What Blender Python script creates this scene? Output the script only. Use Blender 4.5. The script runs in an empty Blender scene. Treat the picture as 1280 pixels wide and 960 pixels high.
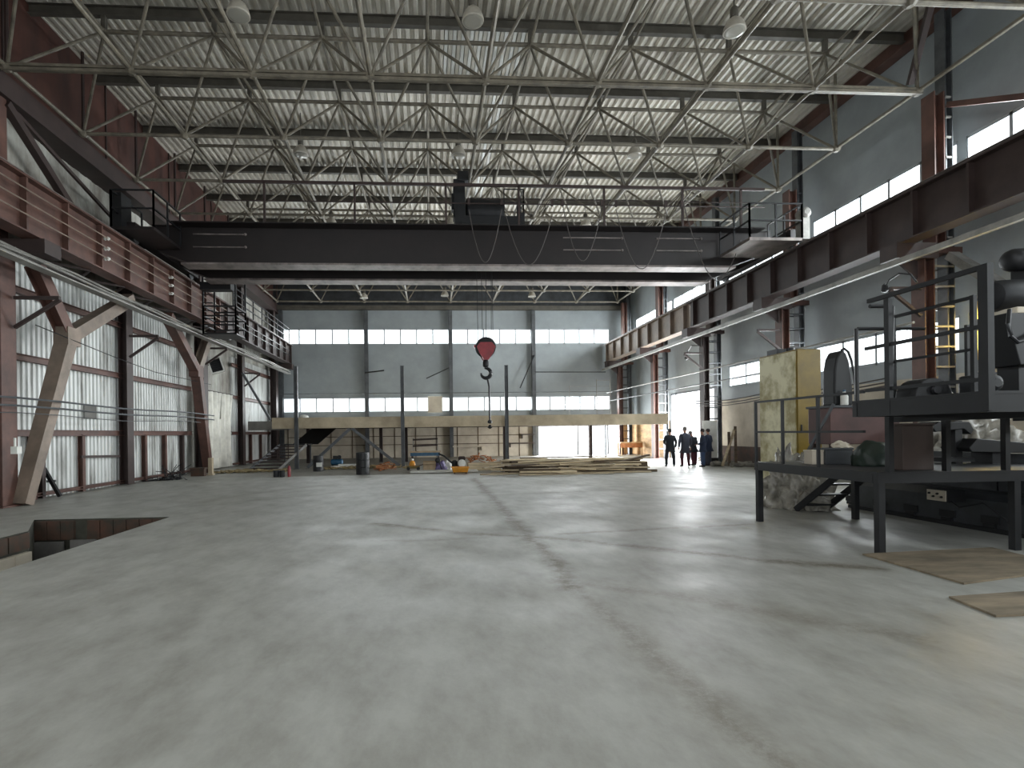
import bpy, bmesh, math, random
from mathutils import Vector, Matrix

C = bpy.context.scene
COL = C.collection
rnd = random.Random(7)
R = math.radians

# ------------------------------------------------------------------ camera
F, CX, CY = 679.1, 578.5, 541.3
YAW, ROLL = R(3.5), R(0.72)
EYE = Vector((-0.98, 0.27, 1.7))
fw = Vector((math.sin(YAW), math.cos(YAW), 0))
r0 = Vector((math.cos(YAW), -math.sin(YAW), 0))
u0 = Vector((0, 0, 1))
rt = r0*math.cos(ROLL) - u0*math.sin(ROLL)
up = u0*math.cos(ROLL) + r0*math.sin(ROLL)
cam_d = bpy.data.cameras.new('camera')
cam = bpy.data.objects.new('camera', cam_d)
COL.objects.link(cam)
m = Matrix((rt, up, -fw)).transposed().to_4x4()
m.translation = EYE
cam.matrix_world = m
cam_d.sensor_fit = 'HORIZONTAL'
cam_d.sensor_width = 36
cam_d.lens = F/1280*36
cam_d.shift_x = (640-CX)/1280
cam_d.shift_y = (CY-480)/1280
cam_d.clip_end = 500
C.camera = cam

# ------------------------------------------------------------------ colour management, world, lights
C.view_settings.view_transform = 'Standard'
C.view_settings.look = 'None'
C.view_settings.exposure = 0.72
C.view_settings.gamma = 1.0
C.view_settings.use_curve_mapping = False

XL, XR, YF, YB, ZR = -12.2, 13.9, -8.0, 39.5, 13.75   # hall: left, right, front, back, roof deck
HX0, HX1 = -11.9, 13.8

world = bpy.data.worlds.new('world')
C.world = world
world.use_nodes = True
wn = world.node_tree.nodes
wn['Background'].inputs[0].default_value = (0.93, 0.97, 1.0, 1)
wn['Background'].inputs[1].default_value = 1.6

def area(name, loc, direction, sx, sy, rad, col=(0.95, 0.98, 1.0)):
    """daylight arriving through an opening: rad is the radiance of the sky seen through it"""
    d = bpy.data.lights.new(name, 'AREA')
    d.shape = 'RECTANGLE'; d.size = sx; d.size_y = sy
    d.energy = rad*math.pi*sx*sy
    d.color = col
    o = bpy.data.objects.new(name, d)
    COL.objects.link(o)
    o.location = loc
    o.rotation_euler = Vector(direction).to_track_quat('-Z', 'Y').to_euler()
    return o

D = 13.0
area('sky_back_upper', (0.9, YB+0.5, 8.68), (0, -1, 0), 23.6, 1.2, D)
area('sky_back_lower', (0.9, YB+0.5, 3.83), (0, -1, 0), 23.6, 1.1, D)
area('sky_back_gate', (9.9, YB+0.5, 1.2), (0, -1, 0), 6.0, 2.2, D*1.5)
area('sky_right_upper_far', (XR+0.5, 26, 9.0), (-1, 0, 0), 27.0, 1.4, D*1.6)
area('sky_right_upper_near', (XR+0.5, 2.5, 9.0), (-1, 0, 0), 20.0, 1.4, D*1.2)
area('sky_right_lower_far', (XR+0.5, 20, 4.3), (-1, 0, 0), 13.5, 1.05, D*1.6)
area('sky_right_lower_near', (XR+0.5, 4.5, 4.3), (-1, 0, 0), 17.0, 1.05, D*1.0)
area('sky_right_gate', (XR+0.5, 30.3, 1.95), (-1, 0, 0), 5.2, 3.9, D*2.8)
area('sky_front_gate', (0.0, YF-0.5, 4.0), (0, 1, 0), 16.0, 7.6, 0.5)
area('fill_left_high', (XL-0.5, -2.5, 10.0), (1, 0, 0), 9.0, 4.6, 3.0)  # added fill light from an unseen opening, brightens the right wall

# ------------------------------------------------------------------ pixel helpers (1280 x 960 frame)
def ray(px, py):
    return fw + rt*((px-CX)/F) + up*((CY-py)/F)
def PY(px, py, y):
    d = ray(px, py); return EYE + d*((y-EYE.y)/d.y)
def PF(px, py, z=0.0):
    d = ray(px, py); return EYE + d*((z-EYE.z)/d.z)
def PX(px, py, x):
    d = ray(px, py); return EYE + d*((x-EYE.x)/d.x)

# ------------------------------------------------------------------ materials
def lin(c):
    return tuple(((v/255)/12.92 if v/255 <= 0.04045 else ((v/255+0.055)/1.055)**2.4) for v in c)

def mat(name, rgb, rough=0.6, metal=0.0, var=0.0, scale=2.0, rgb2=None, bump=0.0, spec=0.5, stretch=(1, 1, 1), detail=6, lo=0.35, hi=0.65):
    m = bpy.data.materials.new(name); m.use_nodes = True
    n, l = m.node_tree.nodes, m.node_tree.links
    b = n['Principled BSDF']
    c1 = (*lin(rgb), 1)
    b.inputs['Base Color'].default_value = c1
    b.inputs['Roughness'].default_value = rough
    b.inputs['Metallic'].default_value = metal
    b.inputs['Specular IOR Level'].default_value = spec
    if rgb2 is None and var > 0:
        rgb2 = tuple(max(0, v*(1-var)) for v in rgb)
    if rgb2 is not None:
        tc = n.new('ShaderNodeTexCoord'); mp = n.new('ShaderNodeMapping')
        mp.inputs['Scale'].default_value = stretch
        g = n.new('ShaderNodeNewGeometry')
        l.new(g.outputs['Position'], mp.inputs['Vector'])
        nz = n.new('ShaderNodeTexNoise'); nz.inputs['Scale'].default_value = scale
        nz.inputs['Detail'].default_value = detail; nz.inputs['Roughness'].default_value = 0.65
        l.new(mp.outputs[0], nz.inputs['Vector'])
        rp = n.new('ShaderNodeValToRGB')
        rp.color_ramp.elements[0].position = lo; rp.color_ramp.elements[1].position = hi
        rp.color_ramp.elements[0].color = (*lin(rgb2), 1); rp.color_ramp.elements[1].color = c1
        l.new(nz.outputs['Fac'], rp.inputs[0])
        l.new(rp.outputs[0], b.inputs['Base Color'])
        if bump > 0:
            bp = n.new('ShaderNodeBump'); bp.inputs['Strength'].default_value = bump
            bp.inputs['Distance'].default_value = 0.02
            l.new(nz.outputs['Fac'], bp.inputs['Height']); l.new(bp.outputs[0], b.inputs['Normal'])
    return m

M = {}
M['truss'] = mat('pale_tube_paint', (122, 115, 101), 0.5, 0, 0.3, 3, bump=0.0)
M['deck'] = mat('corrugated_roof_steel', (222, 218, 208), 0.4, 0.1, 0, 0.35, rgb2=(168, 163, 152))
M['deck_bright'] = mat('bright_roof_panel', (236, 238, 236), 0.35, 0.1, 0.08, 2)  # near-white sheets, paler than the surrounding deck
M['purlin'] = mat('dark_purlin_paint', (88, 84, 76), 0.6, 0, 0.2, 2)
M['rust'] = mat('red_brown_primer', (98, 67, 57), 0.6, 0, 0, 1.6, rgb2=(70, 48, 42))
M['rust_dark'] = mat('dark_brown_primer', (58, 44, 41), 0.6, 0, 0, 1.6, rgb2=(44, 32, 30))
M['fascia'] = mat('red_brown_fascia', (84, 50, 41), 0.75, 0, 0, 0.5, rgb2=(58, 37, 32), stretch=(1, 2, 0.6))
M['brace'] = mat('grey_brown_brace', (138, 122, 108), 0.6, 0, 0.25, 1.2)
M['crane'] = mat('crane_dark_paint', (32, 25, 25), 0.5, 0.1, 0.3, 1.2)
M['crane_flange'] = mat('crane_lit_flange', (138, 128, 124), 0.5, 0.2, 0.35, 1.5, stretch=(1.5, 1, 1))  # paler than the crane paint: light on the flange face put into colour
M['black'] = mat('black_paint', (26, 27, 30), 0.5, 0.1, 0.25, 4)
M['blackmet'] = mat('machine_dark_metal', (36, 37, 40), 0.5, 0.3, 0.3, 3)
M['machine'] = mat('machine_grey_paint', (66, 69, 73), 0.5, 0.1, 0.3, 1.5)
M['greypanel'] = mat('blue_grey_wall_panel', (150, 157, 160), 0.55, 0, 0.10, 0.6)
M['greypost'] = mat('grey_steel', (92, 95, 98), 0.5, 0.2, 0.25, 2)
M['lightpipe'] = mat('pale_pipe', (150, 148, 142), 0.5, 0.1, 0.25, 2)
M['winframe'] = mat('window_frame_paint', (158, 164, 168), 0.7, spec=0.2)
M['concrete'] = mat('mezzanine_concrete', (198, 184, 158), 0.85, 0, 0, 0.9, rgb2=(160, 146, 124))
M['concrete_grey'] = mat('grey_concrete', (120, 118, 114), 0.85, 0, 0.2, 1.5)
M['cream'] = mat('cream_plaster', (204, 195, 178), 0.85, 0, 0, 0.8, rgb2=(172, 162, 146))
M['plywood'] = mat('plywood', (206, 170, 124), 0.75, 0, 0.25, 1.4, stretch=(1, 1, 4))
M['wood'] = mat('weathered_plank', (206, 190, 162), 0.8, 0, 0, 1.5, rgb2=(150, 132, 106), stretch=(0.6, 4, 4))
M['wood2'] = mat('fresh_plank', (236, 216, 180), 0.8, 0, 0.25, 1.5, stretch=(0.6, 4, 4))
M['wood3'] = mat('dark_plank', (104, 88, 70), 0.85, 0, 0.35, 1.5, stretch=(0.6, 4, 4))
M['orange_wood'] = mat('orange_offcuts', (196, 128, 80), 0.8, 0, 0.3, 3)
M['red'] = mat('red_paint', (146, 34, 44), 0.4, 0, 0.2, 4)
M['yellow'] = mat('yellow_paint', (126, 102, 14), 0.45, 0, 0.2, 1.3)  # darkened to hold the shade on the unlit cabinet front
M['yellow_dirty'] = mat('dirty_pale_paint', (214, 208, 174), 0.6, 0, 0, 1.6, rgb2=(150, 138, 92), lo=0.38, hi=0.58)
M['orange'] = mat('orange_yellow_paint', (222, 150, 44), 0.5, 0, 0.2, 4)
M['maroon'] = mat('maroon_box_paint', (96, 66, 62), 0.6, 0, 0.25, 1.2)
M['brown'] = mat('dark_brown_box', (64, 50, 44), 0.65, 0, 0.2, 1.2)
M['green'] = mat('dark_green_paint', (24, 42, 32), 0.5, 0, 0.25, 3)
M['white'] = mat('white_paint', (222, 222, 216), 0.6, 0, 0.1, 3)
M['whitesheet'] = mat('whitewashed_corrugated_sheet', (214, 216, 214), 0.5, 0.05, 0, 1.1, rgb2=(120, 118, 112), stretch=(1, 1.6, 0.22), lo=0.3, hi=0.52)
M['upperwall'] = mat('streaked_upper_sheet', (178, 178, 170), 0.7, 0, 0, 0.8, rgb2=(112, 106, 98), stretch=(1, 1.2, 0.5))
M['curtain'] = mat('pale_curtain_cloth', (238, 236, 226), 0.8, 0, 0.15, 1.5)
M['film'] = mat('crumpled_plastic_film', (150, 146, 136), 0.25, 0, 0.3, 5, bump=0.6)
M['card'] = mat('cardboard', (190, 168, 138), 0.85, 0, 0.15, 3)
M['purple'] = mat('purple_bag_plastic', (122, 110, 160), 0.5, 0, 0.35, 8)
M['blue'] = mat('blue_paint', (46, 96, 130), 0.5, 0, 0.2, 6)
M['debris'] = mat('sawdust_and_scraps', (168, 152, 112), 0.95, 0, 0, 3, rgb2=(116, 100, 72))
M['floorply'] = mat('worn_floor_plywood', (140, 126, 104), 0.85, 0, 0, 1.2, rgb2=(98, 88, 72), stretch=(1, 3, 1))
M['brick'] = mat('pit_brickwork', (84, 58, 46), 0.9, 0, 0, 3.5, rgb2=(58, 54, 46))
M['pitgrey'] = mat('pit_dark_concrete', (76, 76, 66), 0.9, 0, 0, 2, rgb2=(48, 47, 40))  # dark olive-grey tones mixed by noise over the pit lining
M['rope'] = mat('steel_rope', (50, 50, 52), 0.5, 0.5)
M['hose'] = mat('cable_rubber', (70, 64, 62), 0.6)
M['skin'] = mat('skin', (186, 140, 118), 0.6)
M['hair_dark'] = mat('dark_hair', (52, 44, 42), 0.8)
M['hair_grey'] = mat('grey_hair', (128, 122, 118), 0.8)
M['navy'] = mat('navy_jacket_cloth', (40, 50, 72), 0.85)
M['blackcloth'] = mat('black_jacket_cloth', (34, 38, 44), 0.85)
M['greycloth'] = mat('grey_jacket_cloth', (66, 68, 80), 0.85)
M['maroon_cloth'] = mat('maroon_trouser_cloth', (82, 44, 54), 0.85)
M['jeans'] = mat('blue_jeans_cloth', (62, 80, 114), 0.85)
M['shoe'] = mat('dark_shoe_leather', (28, 26, 26), 0.5)
M['reflector'] = mat('enamel_reflector', (178, 172, 160), 0.4, 0, 0.1, 5)
M['glassbulb'] = mat('lamp_bulb_glass', (150, 148, 140), 0.15)
M['ground'] = mat('whitened_ground', (225, 228, 230), 0.9)  # white stands in for daylight glare beyond the gates

def glass_mat():
    m = bpy.data.materials.new('window_glass'); m.use_nodes = True
    n, l = m.node_tree.nodes, m.node_tree.links
    n.remove(n['Principled BSDF'])
    t = n.new('ShaderNodeBsdfTransparent'); t.inputs[0].default_value = (0.95, 0.97, 0.97, 1)
    g = n.new('ShaderNodeBsdfGlossy'); g.inputs['Roughness'].default_value = 0.05
    x = n.new('ShaderNodeMixShader'); x.inputs[0].default_value = 0.06
    l.new(t.outputs[0], x.inputs[1]); l.new(g.outputs[0], x.inputs[2])
    l.new(x.outputs[0], n['Material Output'].inputs[0])
    return m
M['glass'] = glass_mat()

def floor_mat():
    m = bpy.data.materials.new('worn_concrete_floor'); m.use_nodes = True
    n, l = m.node_tree.nodes, m.node_tree.links
    b = n['Principled BSDF']
    g = n.new('ShaderNodeNewGeometry')
    def noise(scale, detail=8, rough=0.6, stretch=None):
        nz = n.new('ShaderNodeTexNoise'); nz.inputs['Scale'].default_value = scale
        nz.inputs['Detail'].default_value = detail; nz.inputs['Roughness'].default_value = rough
        if stretch:
            mp = n.new('ShaderNodeMapping'); mp.inputs['Scale'].default_value = stretch
            mp.inputs['Rotation'].default_value = (0, 0, 0.5)
            l.new(g.outputs['Position'], mp.inputs[0]); l.new(mp.outputs[0], nz.inputs['Vector'])
        else:
            l.new(g.outputs['Position'], nz.inputs['Vector'])
        return nz.outputs['Fac']
    def ramp(src, p0, p1, c0, c1):
        r = n.new('ShaderNodeValToRGB')
        r.color_ramp.elements[0].position = p0; r.color_ramp.elements[1].position = p1
        r.color_ramp.elements[0].color = (*c0, 1); r.color_ramp.elements[1].color = (*c1, 1)
        l.new(src, r.inputs[0]); return r.outputs[0]
    def mixc(fac, a, c):
        x = n.new('ShaderNodeMix'); x.data_type = 'RGBA'
        if isinstance(fac, float): x.inputs['Factor'].default_value = fac
        else: l.new(fac, x.inputs['Factor'])
        l.new(a, x.inputs['A'])
        if isinstance(c, tuple): x.inputs['B'].default_value = (*c, 1)
        else: l.new(c, x.inputs['B'])
        return x.outputs['Result']
    def mth(op, a, c=None, clamp=False):
        x = n.new('ShaderNodeMath'); x.operation = op; x.use_clamp = clamp
        for i, v in enumerate((a, c)):
            if v is None: continue
            if isinstance(v, (int, float)): x.inputs[i].default_value = v
            else: l.new(v, x.inputs[i])
        return x.outputs[0]
    base = ramp(noise(0.35), 0.35, 0.68, lin((140, 140, 134)), lin((164, 165, 160)))
    fine = ramp(noise(2.2, 10, 0.7, (1, 0.5, 1)), 0.3, 0.62, lin((118, 114, 104)), lin((180, 180, 174)))
    col = mixc(0.5, base, fine)
    # polylines of dirt along slab joints and tyre tracks: (points in px, width m, strength)
    sep = n.new('ShaderNodeSeparateXYZ')
    wob = n.new('ShaderNodeTexNoise'); wob.inputs['Scale'].default_value = 1.3; wob.inputs['Detail'].default_value = 9; wob.inputs['Roughness'].default_value = 0.72
    l.new(g.outputs['Position'], wob.inputs['Vector'])
    vs = n.new('ShaderNodeVectorMath'); vs.operation = 'MULTIPLY_ADD'
    vs.inputs[1].default_value = (0.5, 0.5, 0); vs.inputs[2].default_value = (-0.25, -0.25, 0)
    l.new(wob.outputs['Color'], vs.inputs[0])
    va = n.new('ShaderNodeVectorMath'); va.operation = 'ADD'
    l.new(g.outputs['Position'], va.inputs[0]); l.new(vs.outputs[0], va.inputs[1])
    l.new(va.outputs[0], sep.inputs[0])
    px_, py_ = sep.outputs[0], sep.outputs[1]
    lines = [
        ([(592, 598), (625, 632), (655, 664), (690, 698), (715, 735)], 0.16, 0.95),
        ([(715, 735), (800, 800), (880, 872), (985, 965)], 0.20, 0.6),
        ([(470, 655), (590, 667), (690, 672), (790, 683), (880, 692), (970, 702), (1100, 712)], 0.15, 0.85),
        ([(700, 668), (800, 662), (940, 655)], 0.10, 0.75),
        ([(480, 676), (560, 674), (640, 668)], 0.10, 0.5),
        ([(700, 726), (790, 738), (880, 750), (1010, 775), (1160, 800)], 0.22, 0.55),
        ([(640, 710), (700, 738), (760, 775)], 0.30, 0.35),
        ([(480, 622), (600, 619), (760, 613)], 0.10, 0.45),
        ([(760, 612), (850, 618), (930, 622)], 0.14, 0.4),
        ([(250, 628), (330, 615), (410, 606)], 0.35, 0.45),
        ([(290, 628), (360, 622), (430, 615)], 0.18, 0.4),
    ]
    total = None
    for pts, w, st in lines:
        best = None
        P = [PF(*p) for p in pts]
        for a, c in zip(P[:-1], P[1:]):
            dx, dy = c.x-a.x, c.y-a.y
            L2 = dx*dx+dy*dy
            # t = clamp(((x-ax)dx+(y-ay)dy)/L2)
            t = mth('ADD', mth('MULTIPLY', px_, dx/L2), mth('MULTIPLY', py_, dy/L2))
            t = mth('SUBTRACT', t, (a.x*dx+a.y*dy)/L2, True)
            ex = mth('SUBTRACT', mth('SUBTRACT', px_, a.x), mth('MULTIPLY', t, dx))
            ey = mth('SUBTRACT', mth('SUBTRACT', py_, a.y), mth('MULTIPLY', t, dy))
            d = mth('SQRT', mth('ADD', mth('MULTIPLY', ex, ex), mth('MULTIPLY', ey, ey)))
            best = d if best is None else mth('MINIMUM', best, d)
        s = mth('MULTIPLY', mth('SUBTRACT', 1.0, mth('DIVIDE', best, w*1.7), True), st)
        total = s if total is None else mth('MAXIMUM', total, s)
    grit = ramp(noise(5.0, 12, 0.88), 0.43, 0.55, (0.12, 0.12, 0.12), (1, 1, 1))
    mask = mth('MULTIPLY', mth('MULTIPLY', mth('SUBTRACT', total, 0.25, True), 1.6, True), grit)
    halo = mth('MULTIPLY', mth('POWER', total, 0.6), 0.28)
    col = mixc(halo, col, lin((118, 110, 94)))
    col = mixc(mask, col, lin((92, 82, 66)))
    # scattered dark specks and a few pale splashes
    sp = ramp(noise(7.0, 5, 0.7), 0.69, 0.75, (0, 0, 0), (1, 1, 1))
    col = mixc(mth('MULTIPLY', sp, 0.5), col, lin((92, 86, 76)))
    wh = ramp(noise(1.7, 9, 0.75), 0.69, 0.74, (0, 0, 0), (1, 1, 1))
    col = mixc(mth('MULTIPLY', wh, 0.35), col, lin((214, 216, 214)))
    l.new(col, b.inputs['Base Color'])
    rr = ramp(noise(0.8, 6), 0.3, 0.7, (0.38, 0.38, 0.38), (0.62, 0.62, 0.62))
    l.new(rr, b.inputs['Roughness'])
    bp = n.new('ShaderNodeBump'); bp.inputs['Strength'].default_value = 0.25; bp.inputs['Distance'].default_value = 0.01
    l.new(noise(6, 10, 0.75), bp.inputs['Height']); l.new(bp.outputs[0], b.inputs['Normal'])
    return m
M['floor'] = floor_mat()

# ------------------------------------------------------------------ mesh builder
class MB:
    def __init__(self): self.v = []; self.f = []
    def add(self, vs, fs):
        o = len(self.v); self.v += [Vector(v) for v in vs]; self.f += [tuple(i+o for i in f) for f in fs]; return self
    def box(self, a, b):
        (x0, y0, z0), (x1, y1, z1) = a, b
        x0, x1 = min(x0, x1), max(x0, x1); y0, y1 = min(y0, y1), max(y0, y1); z0, z1 = min(z0, z1), max(z0, z1)
        return self.add([(x0, y0, z0), (x1, y0, z0), (x1, y1, z0), (x0, y1, z0), (x0, y0, z1), (x1, y0, z1), (x1, y1, z1), (x0, y1, z1)],
                        [(0, 3, 2, 1), (4, 5, 6, 7), (0, 1, 5, 4), (1, 2, 6, 5), (2, 3, 7, 6), (3, 0, 4, 7)])
    def cbox(self, c, s, rot=None):
        c = Vector(c); hx, hy, hz = s[0]/2, s[1]/2, s[2]/2
        vs = [Vector(p) for p in ((-hx, -hy, -hz), (hx, -hy, -hz), (hx, hy, -hz), (-hx, hy, -hz), (-hx, -hy, hz), (hx, -hy, hz), (hx, hy, hz), (-hx, hy, hz))]
        if rot is not None: vs = [rot @ v for v in vs]
        return self.add([v+c for v in vs], [(0, 3, 2, 1), (4, 5, 6, 7), (0, 1, 5, 4), (1, 2, 6, 5), (2, 3, 7, 6), (3, 0, 4, 7)])
    def frame(self, p, q, hint=(0, 0, 1)):
        d = (Vector(q)-Vector(p)).normalized(); h = Vector(hint)
        if abs(d.dot(h)) > 0.98: h = Vector((0, 1, 0)) if abs(d.y) < 0.9 else Vector((1, 0, 0))
        s = d.cross(h).normalized(); u = s.cross(d).normalized()
        return d, s, u
    def beam(self, p, q, w, h, hint=(0, 0, 1), off=(0, 0), w2=None, h2=None):
        """rectangular bar from p to q: w sideways, h upwards"""
        p, q = Vector(p), Vector(q); d, s, u = self.frame(p, q, hint)
        o = s*off[0] + u*off[1]
        w2 = w if w2 is None else w2; h2 = h if h2 is None else h2
        vs = [p+o+s*(a*w/2)+u*(b*h/2) for a, b in ((-1, -1), (1, -1), (1, 1), (-1, 1))] + \
             [q+o+s*(a*w2/2)+u*(b*h2/2) for a, b in ((-1, -1), (1, -1), (1, 1), (-1, 1))]
        return self.add(vs, [(0, 1, 2, 3), (7, 6, 5, 4), (0, 4, 5, 1), (1, 5, 6, 2), (2, 6, 7, 3), (3, 7, 4, 0)])
    def ibeam(self, p, q, w, h, t=0.03, hint=(0, 0, 1)):
        self.beam(p, q, t, h-2*t, hint); self.beam(p, q, w, t, hint, (0, h/2-t/2)); self.beam(p, q, w, t, hint, (0, -h/2+t/2)); return self
    def tube(self, p, q, r, n=8, r2=None, cap=True):
        p, q = Vector(p), Vector(q); d, s, u = self.frame(p, q); r2 = r if r2 is None else r2
        vs = []
        for c, rr in ((p, r), (q, r2)):
            for i in range(n):
                a = 2*math.pi*i/n; vs.append(c + s*math.cos(a)*rr + u*math.sin(a)*rr)
        fs = [(i, i+n, (i+1) % n+n, (i+1) % n) for i in range(n)]
        if cap: fs += [tuple(range(n)), tuple(range(2*n-1, n-1, -1))]
        return self.add(vs, fs)
    def path(self, pts, r, n=6):
        pts = [Vector(p) for p in pts]; rings = []
        o = len(self.v)
        for i, p in enumerate(pts):
            a = pts[max(0, i-1)]; b = pts[min(len(pts)-1, i+1)]
            d, s, u = self.frame(a, b)
            rr = r[i] if isinstance(r, (list, tuple)) else r
            for k in range(n):
                an = 2*math.pi*k/n; self.v.append(p+s*math.cos(an)*rr+u*math.sin(an)*rr)
        for i in range(len(pts)-1):
            for k in range(n):
                a = o+i*n+k; b = o+i*n+(k+1) % n
                self.f.append((a, a+n, b+n, b))
        self.f.append(tuple(o+k for k in range(n))); self.f.append(tuple(o+(len(pts)-1)*n+k for k in range(n-1, -1, -1)))
        return self
    def lathe(self, c, prof, n=20, axis=(0, 0, 1)):
        """prof: list of (radius, height) along axis from c"""
        c = Vector(c); ax = Vector(axis).normalized()
        h = Vector((1, 0, 0)) if abs(ax.x) < 0.9 else Vector((0, 1, 0))
        s = ax.cross(h).normalized(); u = ax.cross(s).normalized()
        o = len(self.v)
        for r, z in prof:
            for k in range(n):
                a = 2*math.pi*k/n; self.v.append(c+ax*z+s*math.cos(a)*r+u*math.sin(a)*r)
        for i in range(len(prof)-1):
            for k in range(n):
                a = o+i*n+k; b = o+i*n+(k+1) % n
                self.f.append((a, b, b+n, a+n))
        self.f.append(tuple(o+k for k in range(n-1, -1, -1)))
        self.f.append(tuple(o+(len(prof)-1)*n+k for k in range(n)))
        return self
    def prism(self, pts, vec):
        """polygon (3-D points) extruded by vec"""
        pts = [Vector(p) for p in pts]; vec = Vector(vec); n = len(pts)
        vs = pts + [p+vec for p in pts]
        fs = [tuple(range(n-1, -1, -1)), tuple(range(n, 2*n))] + [(i, (i+1) % n, (i+1) % n+n, i+n) for i in range(n)]
        return self.add(vs, fs)
    def build(self, name, material, parent=None, base=None, smooth=False, bevel=0.0):
        me = bpy.data.meshes.new(name)
        if parent is not None:
            org = ORG[parent.name]
        elif base is not None: org = Vector(base)
        else:
            lo = [min(v[i] for v in self.v) for i in range(3)]; hi = [max(v[i] for v in self.v) for i in range(3)]
            org = Vector(((lo[0]+hi[0])/2, (lo[1]+hi[1])/2, lo[2]))
        me.from_pydata([tuple(v-org) for v in self.v], [], self.f)
        me.update()
        bm = bmesh.new(); bm.from_mesh(me); bmesh.ops.recalc_face_normals(bm, faces=bm.faces); bm.to_mesh(me); bm.free()
        me.materials.append(material)
        if smooth:
            for p in me.polygons: p.use_smooth = True
            me.set_sharp_from_angle(angle=R(40))
        o = bpy.data.objects.new(name, me); COL.objects.link(o)
        if parent is not None:
            o.parent = parent
        else:
            o.location = org
        ORG[o.name] = org
        if bevel > 0:
            b = o.modifiers.new('bevel', 'BEVEL'); b.width = bevel; b.segments = 2; b.limit_method = 'ANGLE'
        return o
ORG = {}

def thing(name, label, cat, loc, group=None):
    o = bpy.data.objects.new(name, None); o.empty_display_size = 0.2
    COL.objects.link(o); o.location = loc; ORG[o.name] = Vector(loc)
    o['label'] = label; o['category'] = cat
    if group: o['group'] = group
    return o
def tag(o, label, cat, group=None, kind=None):
    o['label'] = label; o['category'] = cat
    if group: o['group'] = group
    if kind: o['kind'] = kind
    return o
def struct(o, label=None, cat=None):
    o['kind'] = 'structure'
    if label: o['label'] = label
    if cat: o['category'] = cat
    return o
def dup(root, loc, label=None, group=None, rz=None):
    r = root.copy(); COL.objects.link(r); r.location = loc; ORG[r.name] = Vector(loc)
    if rz is not None: r.rotation_euler.z = rz
    if label: r['label'] = label
    if group: r['group'] = group
    for ch in list(root.children):
        c = ch.copy(); COL.objects.link(c); c.parent = r
        for g in list(ch.children):
            d = g.copy(); COL.objects.link(d); d.parent = c
    return r
# ================================================================== STRUCTURE
def holed(name, material, axis, c0, c1, u0, u1, z0, z1, holes):
    """wall slab with rectangular holes; axis 'x' = plane at constant x (u is y), 'y' = plane at constant y (u is x)"""
    us = sorted({u0, u1, *[h[0] for h in holes], *[h[1] for h in holes]})
    zs = sorted({z0, z1, *[h[2] for h in holes], *[h[3] for h in holes]})
    b = MB()
    for i in range(len(us)-1):
        for j in range(len(zs)-1):
            mu, mz = (us[i]+us[i+1])/2, (zs[j]+zs[j+1])/2
            if any(h[0] < mu < h[1] and h[2] < mz < h[3] for h in holes): continue
            if axis == 'x': b.box((c0, us[i], zs[j]), (c1, us[i+1], zs[j+1]))
            else: b.box((us[i], c0, zs[j]), (us[i+1], c1, zs[j+1]))
    return struct(b.build(name, material))

winno = [0]
def window(axis, c, u0, u1, z0, z1, n, depth=0.10, bw=0.085, label=None):
    """a strip window: frame with n lights, one pane sheet"""
    winno[0] += 1
    fr = MB(); t = bw
    def bx(a0, a1, b0, b1):
        if axis == 'x': fr.box((c, a0, b0), (c+depth, a1, b1))
        else: fr.box((a0, c, b0), (a1, c+depth, b1))
    bx(u0, u1, z0, z0+t); bx(u0, u1, z1-t, z1)
    for i in range(n+1):
        u = u0+(u1-u0)*i/n
        bx(max(u0, u-t/2), min(u1, u+t/2), z0, z1)
    o = struct(fr.build('window_%d' % winno[0], M['winframe']))
    if label: o['label'] = label
    ORG[o.name] = o.location.copy()
    g = MB()
    if axis == 'x': g.box((c+depth*0.45, u0, z0), (c+depth*0.55, u1, z1))
    else: g.box((u0, c+depth*0.45, z0), (u1, c+depth*0.55, z1))
    g.build('pane', M['glass'], o)
    return o

# ---- floor with the pit cut into it
b = MB()
def quad(p): b.add([(x, y, 0) for x, y in p], [(0, 1, 2, 3)])
FX0, FX1 = XL-0.2, XR+0.2
quad([(-6.5, YF), (FX1, YF), (FX1, YB+.2), (-6.5, YB+.2)])
quad([(FX0, YF), (-9.25, YF), (-9.25, YB+.2), (FX0, YB+.2)])
quad([(-9.25, YF), (-6.5, YF), (-6.5, 6.0), (-9.25, 6.0)])
quad([(-9.25, 12.15), (-6.5, 12.15), (-6.5, YB+.2), (-9.25, YB+.2)])
quad([(-9.25, 6.0), (-8.35, 6.0), (-8.35, 10.7), (-9.25, 12.15)])
fl = b.build('floor', M['floor'], base=(0, 0, 0)); struct(fl)
# pit lining, 1.3 m deep
PXR, PYF, PXN, PYN, PXF = -6.5, 12.15, -8.35, 10.7, -9.25
b = MB(); dz = -1.3
b.box((PXF-.3, PYF, dz), (PXR+.2, PYF+.2, -0.004))
b.box((PXR, 5.8, dz), (PXR+.2, PYF, -0.004))
b.box((PXF, 5.8, dz), (PXR, 6.0, -0.004))
b.prism([(PXN, 6.0, dz), (PXN, PYN, dz), (PXF, PYF, dz), (PXF-.2, PYF, dz), (PXN-.2, PYN-.07, dz), (PXN-.2, 6.0, dz)], (0, 0, -dz-0.004))
b.box((PXF-.2, 5.8, dz-.1), (PXR+.2, PYF+.2, dz))
pit = struct(b.build('trim_9', M['pitgrey'], base=(-7, 9, dz)))
b = MB()                                    # brick courses below the slab edge
for k in range(10):
    x0 = PXF+.05+k*0.265
    b.box((x0, PYF-.08, -0.42), (x0+0.25, PYF, -0.03)) if k not in (3,) else None
for k in range(9):
    y0 = 6.05+k*0.515
    b.box((PXN, y0, -0.30), (PXN+.06, y0+0.48, -0.02))
b.build('brick_course', M['brick'], pit)
b = MB(); b.box((PXN, 6.05, -1.28), (PXN+.10, PYN-.05, -0.36))
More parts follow.
